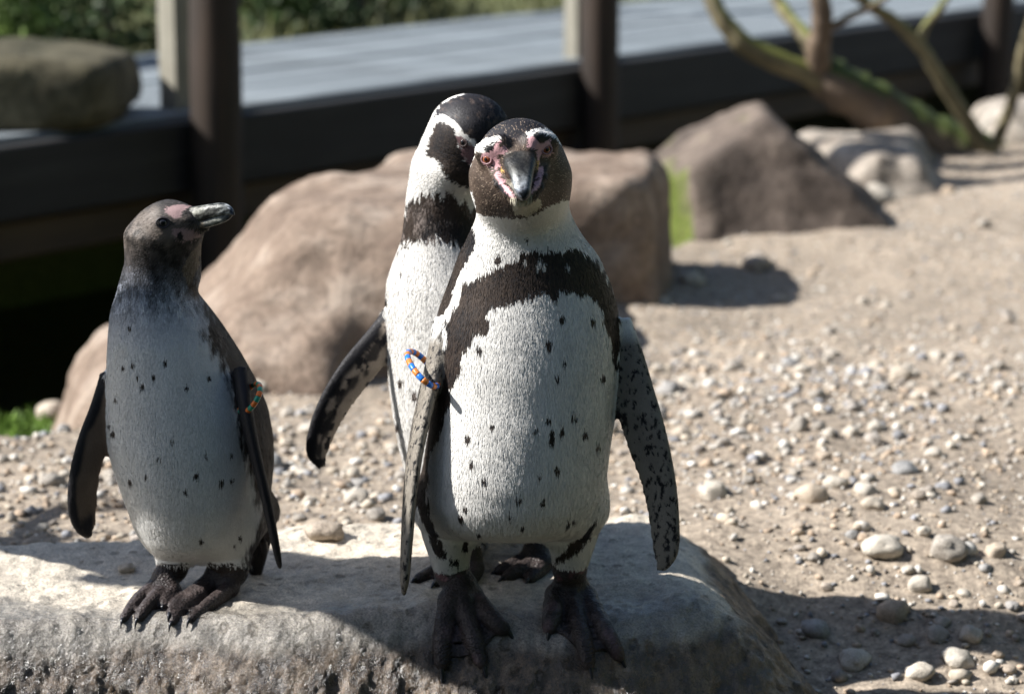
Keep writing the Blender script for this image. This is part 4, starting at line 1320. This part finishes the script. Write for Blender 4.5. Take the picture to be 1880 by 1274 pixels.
def col1(pg, P, N, df, dw, rnd):
    Q = project(P)
    back = smooth(0.15, 0.4, N[:, 1] + 0.1 * vnoise(P * 40, 3)) > 0.5
    rag = ragged(Q, P, 5)
    rs = ragged(Q, P, 8, 1.8, 2.0, 6.0)
    W, D = white_of(P, rnd, 1), dark_of(P, rnd, 2)
    head = poly_sd(Q, H1_DARK) + rs * 1.3
    crown = smooth(272, 246, Q[:, 1] + 5 * rnd)
    C = W.copy()
    dk = (poly_sd(Q, C1_BAND) + 1.35 * rag - 3.5) < 0
    dk |= (poly_sd(Q, C1_BACK) + rs) < 0
    dk |= (poly_sd(Q, C1_FLANK) + rag) < 0
    for q in C1_LEGS: dk |= (poly_sd(Q, q) + rs) < 0
    dk |= spots(Q, S1, 4.6, 1.4, seed=4) + 0.8 * rs < 0
    flecks = spots(Q, Z2([(790, 305), (820, 320), (975, 325), (690, 285)]), 5.0, 1.5) + rs < 0
    C[dk] = D[dk]
    C[flecks] = (W * 0.7)[flecks]
    C[back] = D[back]
    hd = head < 0
    HD = mixc(dark_of(P, rnd, 12, BROWN * 1.9, BROWN * 0.8), dark_of(P, rnd, 13, BLACK * 1.5, BLACK * .8), crown)
    fleck = (rnd > 1.3) & hd
    HD[fleck] = np.array([0.26, 0.20, 0.15])
    C[hd] = HD[hd]
    chin = poly_sd(Q, H1_CHIN) + rs < 0
    C[chin] = (W * np.array([0.78, 0.74, 0.62]))[chin]
    front = N[:, 1] < 0.35
    for q in H1_BROW:
        k = (poly_sd(Q, q) + rs * 0.8 < 0) & front; C[k] = W[k]
    for q in H1_PINK + H1_GAPE:
        k = (poly_sd(Q, q) + rs * 0.35 < 0) & front
        C[k] = (PINK * (1 + 0.16 * vnoise(P * 260, 77))[:, None])[k]
    for q in H1_LORE + H1_RIM:
        k = (poly_sd(Q, q) + rs * 0.6 < 0) & front; C[k] = (BLACK * 1.2)
    for q in H1_YEL:
        k = (poly_sd(Q, q) + rs * 0.3 < 0) & front; C[k] = (0.60, 0.36, 0.11)
    # flippers: mottled grey tan with dark specks, dark outside
    fl = dw < 0.004
    if fl.any():
        g_ = np.array([0.27, 0.24, 0.20]) * (1 + 0.12 * vnoise(P * 90, 15))[:, None]
        sp = np.maximum(speckle(P, 380, 21, 0.40, (1, 1, .6)), speckle(P, 80, 27, 0.74, (1, 1, .35)))
        Fc = mixc(g_, BLACK * 1.3, sp)
        top = smooth(640, 600, Q[:, 1])
        Fc = mixc(Fc, W * (1 - 0.95 * speckle(P, 120, 33, 0.3))[:, None], top)
        out = N[:, 1] > 0.3
        Fc[out] = D[out]
        C[fl] = Fc[fl]
    ft = df < 0.0065
    C[ft] = mixc(FOOTC * (1 + 0.5 * vnoise(P * 60, 41))[:, None], np.array([0.10, 0.066, 0.07]), 0.7 * smooth(0.25, 0.7, vnoise(P * 44, 44)))[ft]
    ank = ft & (Q[:, 1] < 1066); C[ank] = mixc(FOOTC, np.array([0.13, 0.062, 0.066]), smooth(0.0, 0.5, vnoise(P * 90, 45)))[ank]
    return np.clip(C, 0.004, 0.9)

B1 = at(957, 303, 2.600)
def flow1(pg, P, N):
    rad = unit(P - (B1 + [0, -0.02, -0.005]))
    down = np.tile([0, -0.02, -1.0], (len(P), 1))
    w = smooth(0.105, 0.06, np.linalg.norm(P - HC1, axis=1))[:, None]
    return rad * w + down * (1 - w)
def len1(pg, P):
    q = np.linalg.norm(P - HC1, axis=1)
    return np.interp(q, [0.055, 0.075, 0.13, 0.2], [0.0044, 0.0060, 0.0095, 0.011])
def bare1(pg, P, N):
    Q = project(P)
    f = N[:, 1] < 0.35
    return f & (np.min([poly_sd(Q, q) for q in H1_PINK + H1_GAPE + H1_YEL + H1_RIM[:1]], 0) < 0)
p1.build(col1, flow1, len1, 260000, 5, 0.0010, bare1)

def bill_cols(s, t, V, stops, seed, streak=0.5):
    c = np.stack([np.interp(s, [a for a, _ in stops], [b[k] for _, b in stops]) for k in range(3)], 1)
    n = fbm(np.stack([s * 5, t * 3.0, t * 0], 1) + V * 60, 3, seed)
    return np.clip(c * (1 + streak * n)[:, None], 0.008, 0.8)
side1 = unit(at(1003, 278, 2.6) - at(893, 296, 2.6)); 
fw1 = unit(at(963, 360, 2.548) - at(955, 296, 2.615)); up1 = unit(np.cross(side1, fw1)); 
secs = [(at(954, 284, 2.634), .0190, .0120, .012), (at(954, 287, 2.614), .0180, .0120, .011), (at(954, 298, 2.596), .0182, .0125, .010), (at(956, 314, 2.580), .0145, .0118, .009), (at(958, 331, 2.566), .0112, .0105, .008), (at(960, 346, 2.556), .0086, .0082, .007), (at(962, 357, 2.550), .0058, .0054, .006), (at(962, 365, 2.549), .0016, .002, .003)]
V, Q, s, t = bill_mesh(secs, side1, up1)
bc = bill_cols(s, t, V, [(0, (.016, .014, .013)), (.46, (.022, .021, .018)), (.56, (.06, .062, .06)), (.72, (.13, .14, .15)), (.84, (.05, .055, .065)), (1, (.02, .02, .025))], 3, 1.3)
ridge = smooth(0.45, 0.12, np.abs(np.cos(t) - 0.05)) * (np.sin(t) > 0) * smooth(.3, .5, s)
bc = mixc(bc * (1 + 0.9 * (np.cos(t) < -0.3) * smooth(.45, .6, s))[:, None], np.array([0.014, 0.017, 0.026]), 0.85 * ridge)
ub = p1.part("upper_bill", V, Q, MAT_BILL, bc)
for sx in (-1, 1):                                          # nostrils
    c = at(955, 295, 2.600) + side1 * sx * 0.0135 + up1 * 0.006
    V_, Q_ = tube(catmull([c - fw1 * .004, c, c + fw1 * .004], 6), [.0008, .0018, .0022, .0022, .0018, .0008], 8)
    p1.part("nostril", V_, Q_, MAT_BILL, np.tile([.006, .005, .005], (len(V_), 1)), parent=ub)
dn1 = -up1
secs = [(at(955, 318, 2.622), .0215, .008, .008), (at(956, 332, 2.602), .0195, .008, .008), (at(958, 343, 2.586), .0150, .008, .008), (at(960, 353, 2.572), .0105, .007, .007), (at(961, 360, 2.561), .0066, .006, .005), (at(962, 364, 2.555), .002, .003, .002)]
V, Q, s, t = bill_mesh(secs, side1, up1)
bc = bill_cols(s, t, V, [(0, (.30, .20, .12)), (.3, (.16, .14, .10)), (.6, (.12, .12, .11)), (1, (.05, .05, .05))], 9, 0.9)
p1.part("lower_bill", V, Q, MAT_BILL, bc)

def on_field(prims, px, py, Y0, Y1):
    """first point of a set of blended primitives along a pixel's ray"""
    d = ray(px, py)
    ys = np.linspace(Y0, Y1, 1500)
    P = CAM + (ys / d[1])[:, None] * d
    D = np.full(len(P), 1.0)
    for (f, a, b), k in prims:
        D = smin(D, f(P[:, 0], P[:, 1], P[:, 2]), k)
    i = int(np.argmax(D < 0))
    return P[i]
for (px, py, gz_) in ((893.5, 293, (-0.45, -0.88, 0.08)), (1003.5, 275, (0.45, -0.88, 0.12))):
    c = on_field(p1.body, px, py, 2.5, 2.8)
    gdir = unit(gz_)
    p1.eye(c - gdir * 0.0034, gdir, 0.0060, (0.24, 0.075, 0.03), 0.0055, PINK * 0.55, 0.36)

CB = at(776, 677, 2.672)
A_ = (at(803, 699, 2.672) - at(748, 655, 2.672)) / 2
band_ring(CB, A_, np.array([0.004, -0.036, -0.006]), 0.0036, 22, [(0.02, 0.17, 0.62), (0.62, 0.20, 0.04)],
          "blue and orange striped band around the flipper of the foremost penguin", MAT_BAND)

# ================================================================== hunched penguin behind, preening
p2 = Penguin(hit(915, 1050), (-0.275, 2.68, -0.10), (0.13, 3.10, 0.61), 0.0026,
             "hunched penguin standing behind the foremost one with its head bent down preening")
p2.body.append((loft_sd(rows_from([
    (262, 792, 880, 2.935, .034), (300, 765, 880, 2.935, .041), (350, 747, 880, 2.935, .046), (400, 743, 885, 2.935, .050), (440, 738, 905, 2.935, .057), (480, 723, 950, 2.935, .067),
    (510, 712, 990, 2.935, .076), (560, 707, 1025, 2.935, .086), (620, 709, 1038, 2.935, .094), (700, 714, 1040, 2.932, .100), (760, 722, 1035, 2.930, .102), (820, 733, 1025, 2.930, .102),
    (870, 746, 1012, 2.930, .098), (910, 766, 998, 2.932, .088), (935, 792, 975, 2.934, .068), (948, 830, 940, 2.936, .03)])), 0.02))
p2.body.append((ell_sd(at(868, 236, 2.905), (0.0400, 0.046, 0.0385)), 0.03))
p2.body.append((cone_sd(at(850, 245, 2.900), at(838, 305, 2.892), 0.032, 0.026), 0.03))
p2.body.append((cone_sd(at(880, 250, 2.895), at(895, 300, 2.880), 0.026, 0.016), 0.03))
p2.body.append((cone_sd(at(842, 240, 2.920), at(815, 300, 2.930), 0.026, 0.032), 0.03))
p2.body.append((cone_sd(at(900, 900, 3.02), at(900, 975, 3.06), 0.035, 0.012), 0.04))
p2.flip.append(blade_sd([(at(722, 585, 2.925), .016, .012), (at(694, 632, 2.910), .021, .0115), (at(655, 682, 2.895), .023, .010), (at(620, 732, 2.885), .0215, .009),
                         (at(594, 785, 2.878), .0185, .008), (at(583, 828, 2.875), .0145, .007), (at(592, 857, 2.875), .005, .003)], (-0.85, -0.35, -0.3)))
p2.add_foot(at(866, 1015, 2.915), [[(850, 1046), (800, 1056), (765, 1068)], [(858, 1056), (828, 1066), (802, 1075)], [(872, 1056), (866, 1066), (860, 1076)]], at(855, 900, 2.93), (0.036, 0.019), r=0.0085, claw=0.014)
p2.add_foot(at(1000, 1005, 2.925), [[(975, 1036), (940, 1046), (914, 1054)], [(985, 1046), (952, 1056), (928, 1064)], [(998, 1046), (985, 1058), (972, 1068)]], at(985, 900, 2.93), (0.036, 0.019), r=0.0085, claw=0.014)
Z3 = lambda pts: zoomed(690, 160, 3.983, pts)
H2_CROWN = Z3([(420, 235), (470, 130), (700, 30), (900, 60), (1100, 230), (1100, 420), (760, 440), (735, 400), (690, 372), (640, 330), (600, 270), (540, 222), (480, 205)])
H2_CHEEK = Z3([(470, 250), (560, 290), (590, 350), (610, 420), (650, 520), (690, 560), (800, 560), (800, 740), (620, 725), (540, 665), (480, 575), (440, 525), (370, 500), (390, 400), (420, 310)])
H2_PINK = Z3([(600, 365), (650, 375), (700, 430), (760, 450), (760, 560), (690, 560), (650, 510), (612, 420)])
C2_BAND = Z3([(190, 860), (300, 785), (420, 775), (560, 785), (640, 830), (800, 860), (900, 1100), (620, 1130), (480, 1110), (370, 1080), (290, 1100), (170, 1155), (150, 1050)])
S2 = [(737, 696), (707, 640), (738, 498), (728, 780), (760, 720)]
def col2(pg, P, N, df, dw, rnd):
    Q = project(P)
    rag, rs = ragged(Q, P, 55, 5), ragged(Q, P, 58, 3.0, 3.0, 7.0)
    W, D = white_of(P, rnd, 51), dark_of(P, rnd, 52)
    C = W.copy()
    dk = (poly_sd(Q, C2_BAND) + 2.6 * rag + 9 * smooth(0.2, 0.7, vnoise(P * 90, 54)) * smooth(800, 750, Q[:, 0])) < 0
    dk |= spots(Q, S2, 4.5, 1.4) + rs < 0
    C[dk] = mixc(D, np.array([0.22, 0.18, 0.16]), smooth(0.3, 1.2, 0.5 * rnd + 1.3 * vnoise(P * 80, 59)))[dk]
    ch = (poly_sd(Q, H2_CHEEK) + rs) < 0
    C[ch] = D[ch]
    cr = (poly_sd(Q, H2_CROWN) + rs * .7) < 0
    K = dark_of(P, rnd, 53, BLACK * 1.8, BLACK)
    fl_ = vnoise(P * 210, 61) > 0.5
    K[fl_] = np.array([0.07, 0.052, 0.045])
    C[cr] = K[cr]
    back = (N[:, 1] + 0.1 * vnoise(P * 40, 63) > 0.28) | ((Q[:, 0] < 712) & (Q[:, 1] > 540) & (N[:, 0] < -.93))
    C[back] = D[back]
    pk = (poly_sd(Q, H2_PINK) < 0) & (N[:, 1] < 0.3)
    C[pk] = PINK * 0.35
    fl = dw < 0.004
    if fl.any():
        idx, u, v, s_ = pg.flip[0][0].local(P)
        base = np.array([0.40, 0.33, 0.26]) * (1 + 0.15 * vnoise(P * 90, 65))[:, None]
        dkf = np.maximum(smooth(0.25, 0.5, u + 0.25 * vnoise(P * 60, 66)), speckle(P, 120, 67, 0.28))
        dkf = np.maximum(dkf, 0.9 * smooth(0.30, 0.1, np.abs(u + 0.1) + 0.3 * vnoise(P * 90, 68)))
        Fc = mixc(base, BLACK * 1.2, dkf)
        out = N[:, 1] > 0.3
        Fc[out] = D[out]
        C[fl] = Fc[fl]
    ft = df < 0.0065
    C[ft] = (FOOTC * (1 + 0.4 * vnoise(P * 60, 71))[:, None])[ft]
    return np.clip(C, 0.004, 0.9)
B2, HC2 = at(905, 285, 2.86), at(865, 245, 2.90)
def flow2(pg, P, N):
    w = smooth(0.11, 0.05, np.linalg.norm(P - HC2, axis=1))[:, None]
    return unit(P - B2) * w + np.array([0, 0, -1.0]) * (1 - w)
def len2(pg, P):
    return np.interp(np.linalg.norm(P - HC2, axis=1), [0.05, 0.08, 0.14, 0.2], [0.005, 0.007, 0.010, 0.011])
p2.build(col2, flow2, len2, 160000, 6, 0.0011)
b0, b1 = at(893, 292, 2.872), at(925, 350, 2.862)
d2 = unit(b1 - b0); sd2 = unit(np.cross(d2, [0.3, -1, 0])); up2 = unit(np.cross(sd2, d2))
for nm, off, k in (("upper_bill", 0.003, 1.0), ("lower_bill", -0.006, 0.72)):
    secs = [(b0 - d2 * .01 + up2 * off, .012 * k, .009 * k, .007 * k), (b0 + d2 * .015 + up2 * off, .010 * k, .009 * k, .006 * k), (b0 + d2 * .035 + up2 * off, .007 * k, .008 * k, .005 * k), (b0 + d2 * .050 * (1 if k == 1 else .9) + up2 * off * .6, .002, .003, .003)]
    V, Q, s, t = bill_mesh(secs, sd2, up2)
    p2.part(nm, V, Q, MAT_BILL, bill_cols(s, t, V, [(0, (.05, .05, .045)), (.5, (.08, .08, .08)), (.7, (.14, .15, .15)), (1, (.03, .03, .035))], 5))
c = on_field(p2.body, 850, 262, 2.7, 3.0)
gd = unit((-0.45, -0.85, 0.05))
p2.eye(c - gd * 0.003, gd, 0.0056, (0.05, 0.03, 0.022), 0.0048, (0.07, 0.05, 0.05), 0.5)
p2.eye(at(915, 255, 2.905) + [0.0, 0.03, 0], unit((0.8, 0.5, 0.1)), 0.0056, (0.05, 0.03, 0.022), 0.0048, (0.07, 0.05, 0.05), 0.5)

# ================================================================== young penguin in profile
p3 = Penguin(hit(365, 1085), (-0.55, 2.55, -0.10), (-0.235, 2.92, 0.50), 0.0024,
             "young grey necked penguin looking up sideways, wearing a green orange flipper band")
p3.body.append((loft_sd(rows_from([
    (432, 240, 342, 2.755, .032), (455, 235, 350, 2.758, .033), (480, 230, 354, 2.762, .037), (510, 222, 352, 2.768, .043), (540, 214, 362, 2.772, .049), (570, 204, 386, 2.776, .057),
    (600, 201, 408, 2.780, .065), (650, 198, 440, 2.784, .076), (700, 197, 468, 2.786, .084), (750, 197, 490, 2.786, .089), (800, 199, 500, 2.785, .091), (850, 209, 502, 2.784, .090),
    (900, 225, 497, 2.783, .086), (940, 240, 488, 2.783, .080), (975, 256, 472, 2.783, .070), (1000, 278, 452, 2.784, .054), (1012, 310, 420, 2.785, .03)])), 0.02))
HC3 = at(292, 421, 2.752)
p3.body.append((ell_sd(at(291, 428, 2.754), (0.0340, 0.030, 0.0300), [unit([.95, -.1, .25]), unit([.1, 1, 0]), unit([-.25, 0, .95])]), 0.025))
p3.body.append((ell_sd(at(314, 408, 2.748), (0.025, 0.025, 0.0195)), 0.02))
p3.body.append((cone_sd(at(318, 408, 2.746), at(350, 402, 2.737), 0.019, 0.0120), 0.02))
p3.body.append((cone_sd(at(328, 428, 2.748), at(376, 412, 2.735), 0.014, 0.005), 0.015))
p3.body.append((cone_sd(at(342, 440, 2.752), at(340, 500, 2.765), 0.012, 0.015), 0.025))
# tail of stiff feathers
p3.body.append((cone_sd(at(476, 940, 2.82), at(470, 1045, 2.835), 0.024, 0.008), 0.03))
p3.flip.append(blade_sd([(at(204, 690, 2.772), .013, .010), (at(190, 750, 2.765), .016, .009), (at(170, 812, 2.757), .018, .0085), (at(155, 875, 2.750), .0180, .008), (at(151, 930, 2.747), .0172, .007), (at(156, 965, 2.746), .0130, .006), (at(164, 985, 2.746), .005, .003)], (-1, -0.3, -0.1)))
p3.flip.append(blade_sd([(at(440, 680, 2.735), .014, .011), (at(450, 750, 2.712), .022, .010), (at(467, 830, 2.700), .024, .0085), (at(484, 900, 2.692), .022, .0075), (at(499, 970, 2.687), .018, .0065), (at(509, 1018, 2.684), .012, .005), (at(514, 1042, 2.684), .004, .003)], (0.25, -1, 0)))
p3.add_foot(at(318, 1048, 2.765), [[(290, 1085), (252, 1110), (226, 1142)], [(300, 1096), (272, 1118), (254, 1140)], [(318, 1098), (308, 1108), (300, 1116)]], at(322, 960, 2.775), (0.032, 0.0165), r=0.0074, tars=0.0150, claw=0.0095)
p3.add_foot(at(428, 1052, 2.760), [[(372, 1090), (332, 1112), (312, 1132)], [(404, 1080), (350, 1112), (316, 1148)], [(424, 1092), (382, 1118), (350, 1142)]], at(425, 960, 2.775), (0.034, 0.0185), r=0.0076, tars=0.0155, claw=0.0095)
Z4 = lambda pts: zoomed(100, 540, 2.77, pts)
Z6 = lambda pts: zoomed(190, 350, 4.9, pts)
C3_BACK = [(352, 520), (378, 576), (374, 612), (389, 632), (410, 676), (425, 715), (434, 760), (440, 810), (452, 850), (468, 890), (478, 930), (474, 975), (458, 1010), (446, 1030), (540, 1100), (540, 520)]
S3 = Z4([(381, 160), (347, 358), (401, 345), (424, 408), (447, 452), (503, 405), (564, 337), (668, 457), (782, 408), (308, 520), (598, 730), (535, 817), (463, 908), (380, 932), (664, 985), (722, 903),
         (770, 798), (901, 798), (850, 940), (898, 930), (948, 1222), (920, 1262), (748, 1246), (277, 650), (300, 690)])
H3_PINK = [Z6([(590, 150), (700, 120), (800, 140), (730, 190), (720, 240), (640, 260), (600, 230), (560, 200)]), Z6([(640, 340), (720, 320), (820, 350), (890, 380), (870, 420), (760, 450), (680, 440), (620, 390)])]
H3_THROAT = Z6([(1000, 340), (950, 420), (880, 540), (850, 680), (800, 800), (830, 900), (760, 860), (720, 700), (780, 560), (860, 470), (920, 380)])
def col3(pg, P, N, df, dw, rnd):
    Q = project(P)
    rag, rs = ragged(Q, P, 105, 5), ragged(Q, P, 108, 2.4, 3.0, 7.0)
    W, D = white_of(P, rnd, 101, (0.97, 0.97, 0.95)), dark_of(P, rnd, 102)
    yy = Q[:, 1] + 0.06 * (Q[:, 0] - 290) + 7 * rnd
    stops = [(380, (.075, .062, .054)), (430, (.09, .074, .062)), (480, (.050, .045, .045)), (515, (.09, .097, .115)), (545, (.26, .285, .335)), (585, (.55, .57, .61)), (640, (.76, .765, .76)), (700, (.82, .81, .78))]
    G = np.stack([np.interp(yy, [a for a, _ in stops], [b[k] for _, b in stops]) for k in range(3)], 1)
    n = np.clip(1 + (0.75 * vnoise(P * [170, 170, 120], 110) + 0.45 * vnoise(P * 330, 113) + 0.22 * rnd) * smooth(610, 540, Q[:, 1]), 0.25, 2.4)
    C = np.minimum(W, G * n[:, None])
    cap = smooth(398, 384, Q[:, 1] + 4 * rnd - 0.10 * (Q[:, 0] - 300))
    C = mixc(C, np.array([0.05, 0.045, 0.042]) * (1 + .3 * rnd)[:, None], cap)
    th = (poly_sd(Q, H3_THROAT) + rs) < 0
    C[th] = (0.5 * C + 0.5 * np.array([0.30, 0.23, 0.15]) * (1 + .3 * rnd)[:, None])[th]
    lit = smooth(10, 0, spots(Q, Z6([(420, 290), (380, 240), (470, 200), (520, 400), (590, 400)]), 8) + 3 * rnd)
    C = mixc(C, np.array([0.22, 0.18, 0.15]), 0.55 * lit)
    sp = spots(Q, S3, 3.8, 1.3, seed=6) + .6 * rs < 0
    C[sp] = BROWN * .6
    bd = poly_sd(Q, C3_BACK) + 1.8 * rag
    f = smooth(10, -8, bd)
    C = mixc(C, D * 1.1, f)
    back = N[:, 1] + 0.08 * vnoise(P * 40, 111) > 0.30
    C[back & (Q[:, 1] > 500)] = D[back & (Q[:, 1] > 500)]
    leg = (Q[:, 1] > 1035 + rs) ; C[leg] = D[leg]
    for q in H3_PINK:
        k = (poly_sd(Q, q) + rs * .7 < 0) & (N[:, 1] < .4)
        C[k] = (np.array([0.31, 0.21, 0.205]) * (1 + .2 * vnoise(P * 200, 112))[:, None])[k]
    k = spots(Q, Z6([(690, 410)]), 5.5) < 0; C[k] = BLACK
    fl = dw < 0.004
    if fl.any():
        idx, u, v, s_ = pg.flip[0][0].local(P)
        base = np.array([0.17, 0.12, 0.085]) * (1 + 0.15 * vnoise(P * 90, 115))[:, None]
        dkf = np.maximum(smooth(0.25, 0.55, u + 0.15 * vnoise(P * 60, 116)), smooth(42, 50, idx + 3 * vnoise(P * 50, 118)) * smooth(0.75, 0.4, np.abs(u + .15)))
        Fc = mixc(base, BLACK * 1.1, dkf)
        right = P[:, 0] > -0.36
        Fc[right] = (BLACK * 1.4)
        out = N[:, 1] > 0.3
        Fc[out] = D[out]
        C[fl] = Fc[fl]
    ft = df < 0.0065
    C[ft] = (FOOTC * (1 + 0.4 * vnoise(P * 60, 121))[:, None])[ft]
    return np.clip(C, 0.004, 0.88)
B3 = at(365, 395, 2.735)
def flow3(pg, P, N):
    w = smooth(0.095, 0.04, np.linalg.norm(P - HC3, axis=1))[:, None]
    return unit(P - B3) * w + np.array([0.03, 0, -1.0]) * (1 - w)
def len3(pg, P):
    return np.interp(np.linalg.norm(P - HC3, axis=1), [0.035, 0.06, 0.13, 0.2], [0.0046, 0.0060, 0.0085, 0.010])
def bare3(pg, P, N):
    Q = project(P)
    return (N[:, 1] < .4) & (np.min([poly_sd(Q, q) for q in H3_PINK], 0) < 0)
p3.build(col3, flow3, len3, 190000, 7, 0.0009, bare3)
d3 = unit(at(427, 388, 2.717) - at(345, 398, 2.737)); sd3 = unit(np.cross(d3, [0, 0, 1])); up3 = unit(np.cross(sd3, d3))
secs = [(at(330, 398, 2.742), .0095, .0100, .010), (at(348, 397, 2.737), .0092, .0105, .010), (at(368, 394, 2.732), .0080, .0100, .0085), (at(388, 390, 2.727), .0070, .0095, .0065), (at(405, 388, 2.722), .0064, .0096, .0050), (at(418, 387, 2.719), .0052, .0078, .0045), (at(426, 388, 2.717), .0036, .0045, .0045), (at(430, 392, 2.716), .0012, .0015, .002)]
V, Q, s, t = bill_mesh(secs, sd3, up3)
p3.part("upper_bill", V, Q, MAT_BILL, bill_cols(s, t, V, [(0, (.06, .055, .045)), (.3, (.08, .08, .068)), (.6, (.12, .125, .118)), (.75, (.16, .17, .17)), (.88, (.03, .035, .05)), (1, (.02, .025, .035))], 7, 1.9) * (0.45 + 0.75 * (np.sin(9 * t + 14 * s + 3 * vnoise(V * 120, 91)) > -0.1))[:, None] * 1.5)
secs = [(at(335, 414, 2.742), .0080, .0060, .006), (at(352, 413, 2.737), .0078, .0060, .006), (at(372, 411, 2.732), .0068, .0055, .0055), (at(392, 406, 2.727), .0058, .0055, .0055), (at(410, 400, 2.722), .0046, .0050, .0055), (at(422, 395, 2.719), .0030, .0035, .004), (at(427, 392, 2.717), .0010, .001, .0015)]
V, Q, s, t = bill_mesh(secs, sd3, up3)
p3.part("lower_bill", V, Q, MAT_BILL, bill_cols(s, t, V, [(0, (.40, .24, .09)), (.22, (.34, .22, .10)), (.4, (.10, .10, .09)), (.6, (.24, .25, .22)), (.8, (.05, .055, .065)), (1, (.2, .15, .08))], 17, 0.7))
c = on_field(p3.body, 299, 409, 2.6, 2.8)
gd = unit((0.12, -0.98, 0.06))
p3.eye(c - gd * 0.0022, gd, 0.0060, (0.030, 0.028, 0.03), 0.0064, (0.045, 0.038, 0.04), 0.42)
p3.eye(at(305, 405, 2.780), unit((0.2, 0.97, 0.06)), 0.0052, (0.035, 0.03, 0.03), 0.0058, (0.075, 0.06, 0.062), 0.42)
# stiff tail feathers
g = np.random.default_rng(77)
for k in range(9):
    a = at(484 - 3.4 * k, 985 + g.uniform(-10, 10), 2.80 + 0.004 * k)
    b = at(478 - 3.0 * k + g.uniform(-5, 5), 1052 + g.uniform(-14, 16), 2.835)
    V, Q = tube(catmull([a, (a + b) / 2 + [0.002, 0.004, 0], b], 9), np.array([.003, .0042, .0046, .0046, .0044, .004, .0034, .0024, .0008]), 8)
    p3.part("tail_feather", V, Q, MAT_FEATHER, np.tile(BROWN * g.uniform(.6, 1.6), (len(V), 1)))
CB = at(459, 731, 2.712)
A_ = (at(474, 706, 2.712) - at(444, 757, 2.712)) / 2
band_ring(CB, A_, np.array([0.010, -0.030, 0.004]), 0.0033, 20, [(0.01, 0.26, 0.17), (0.70, 0.16, 0.02)],
          "green and orange striped band around the flipper of the young penguin", MAT_BAND)
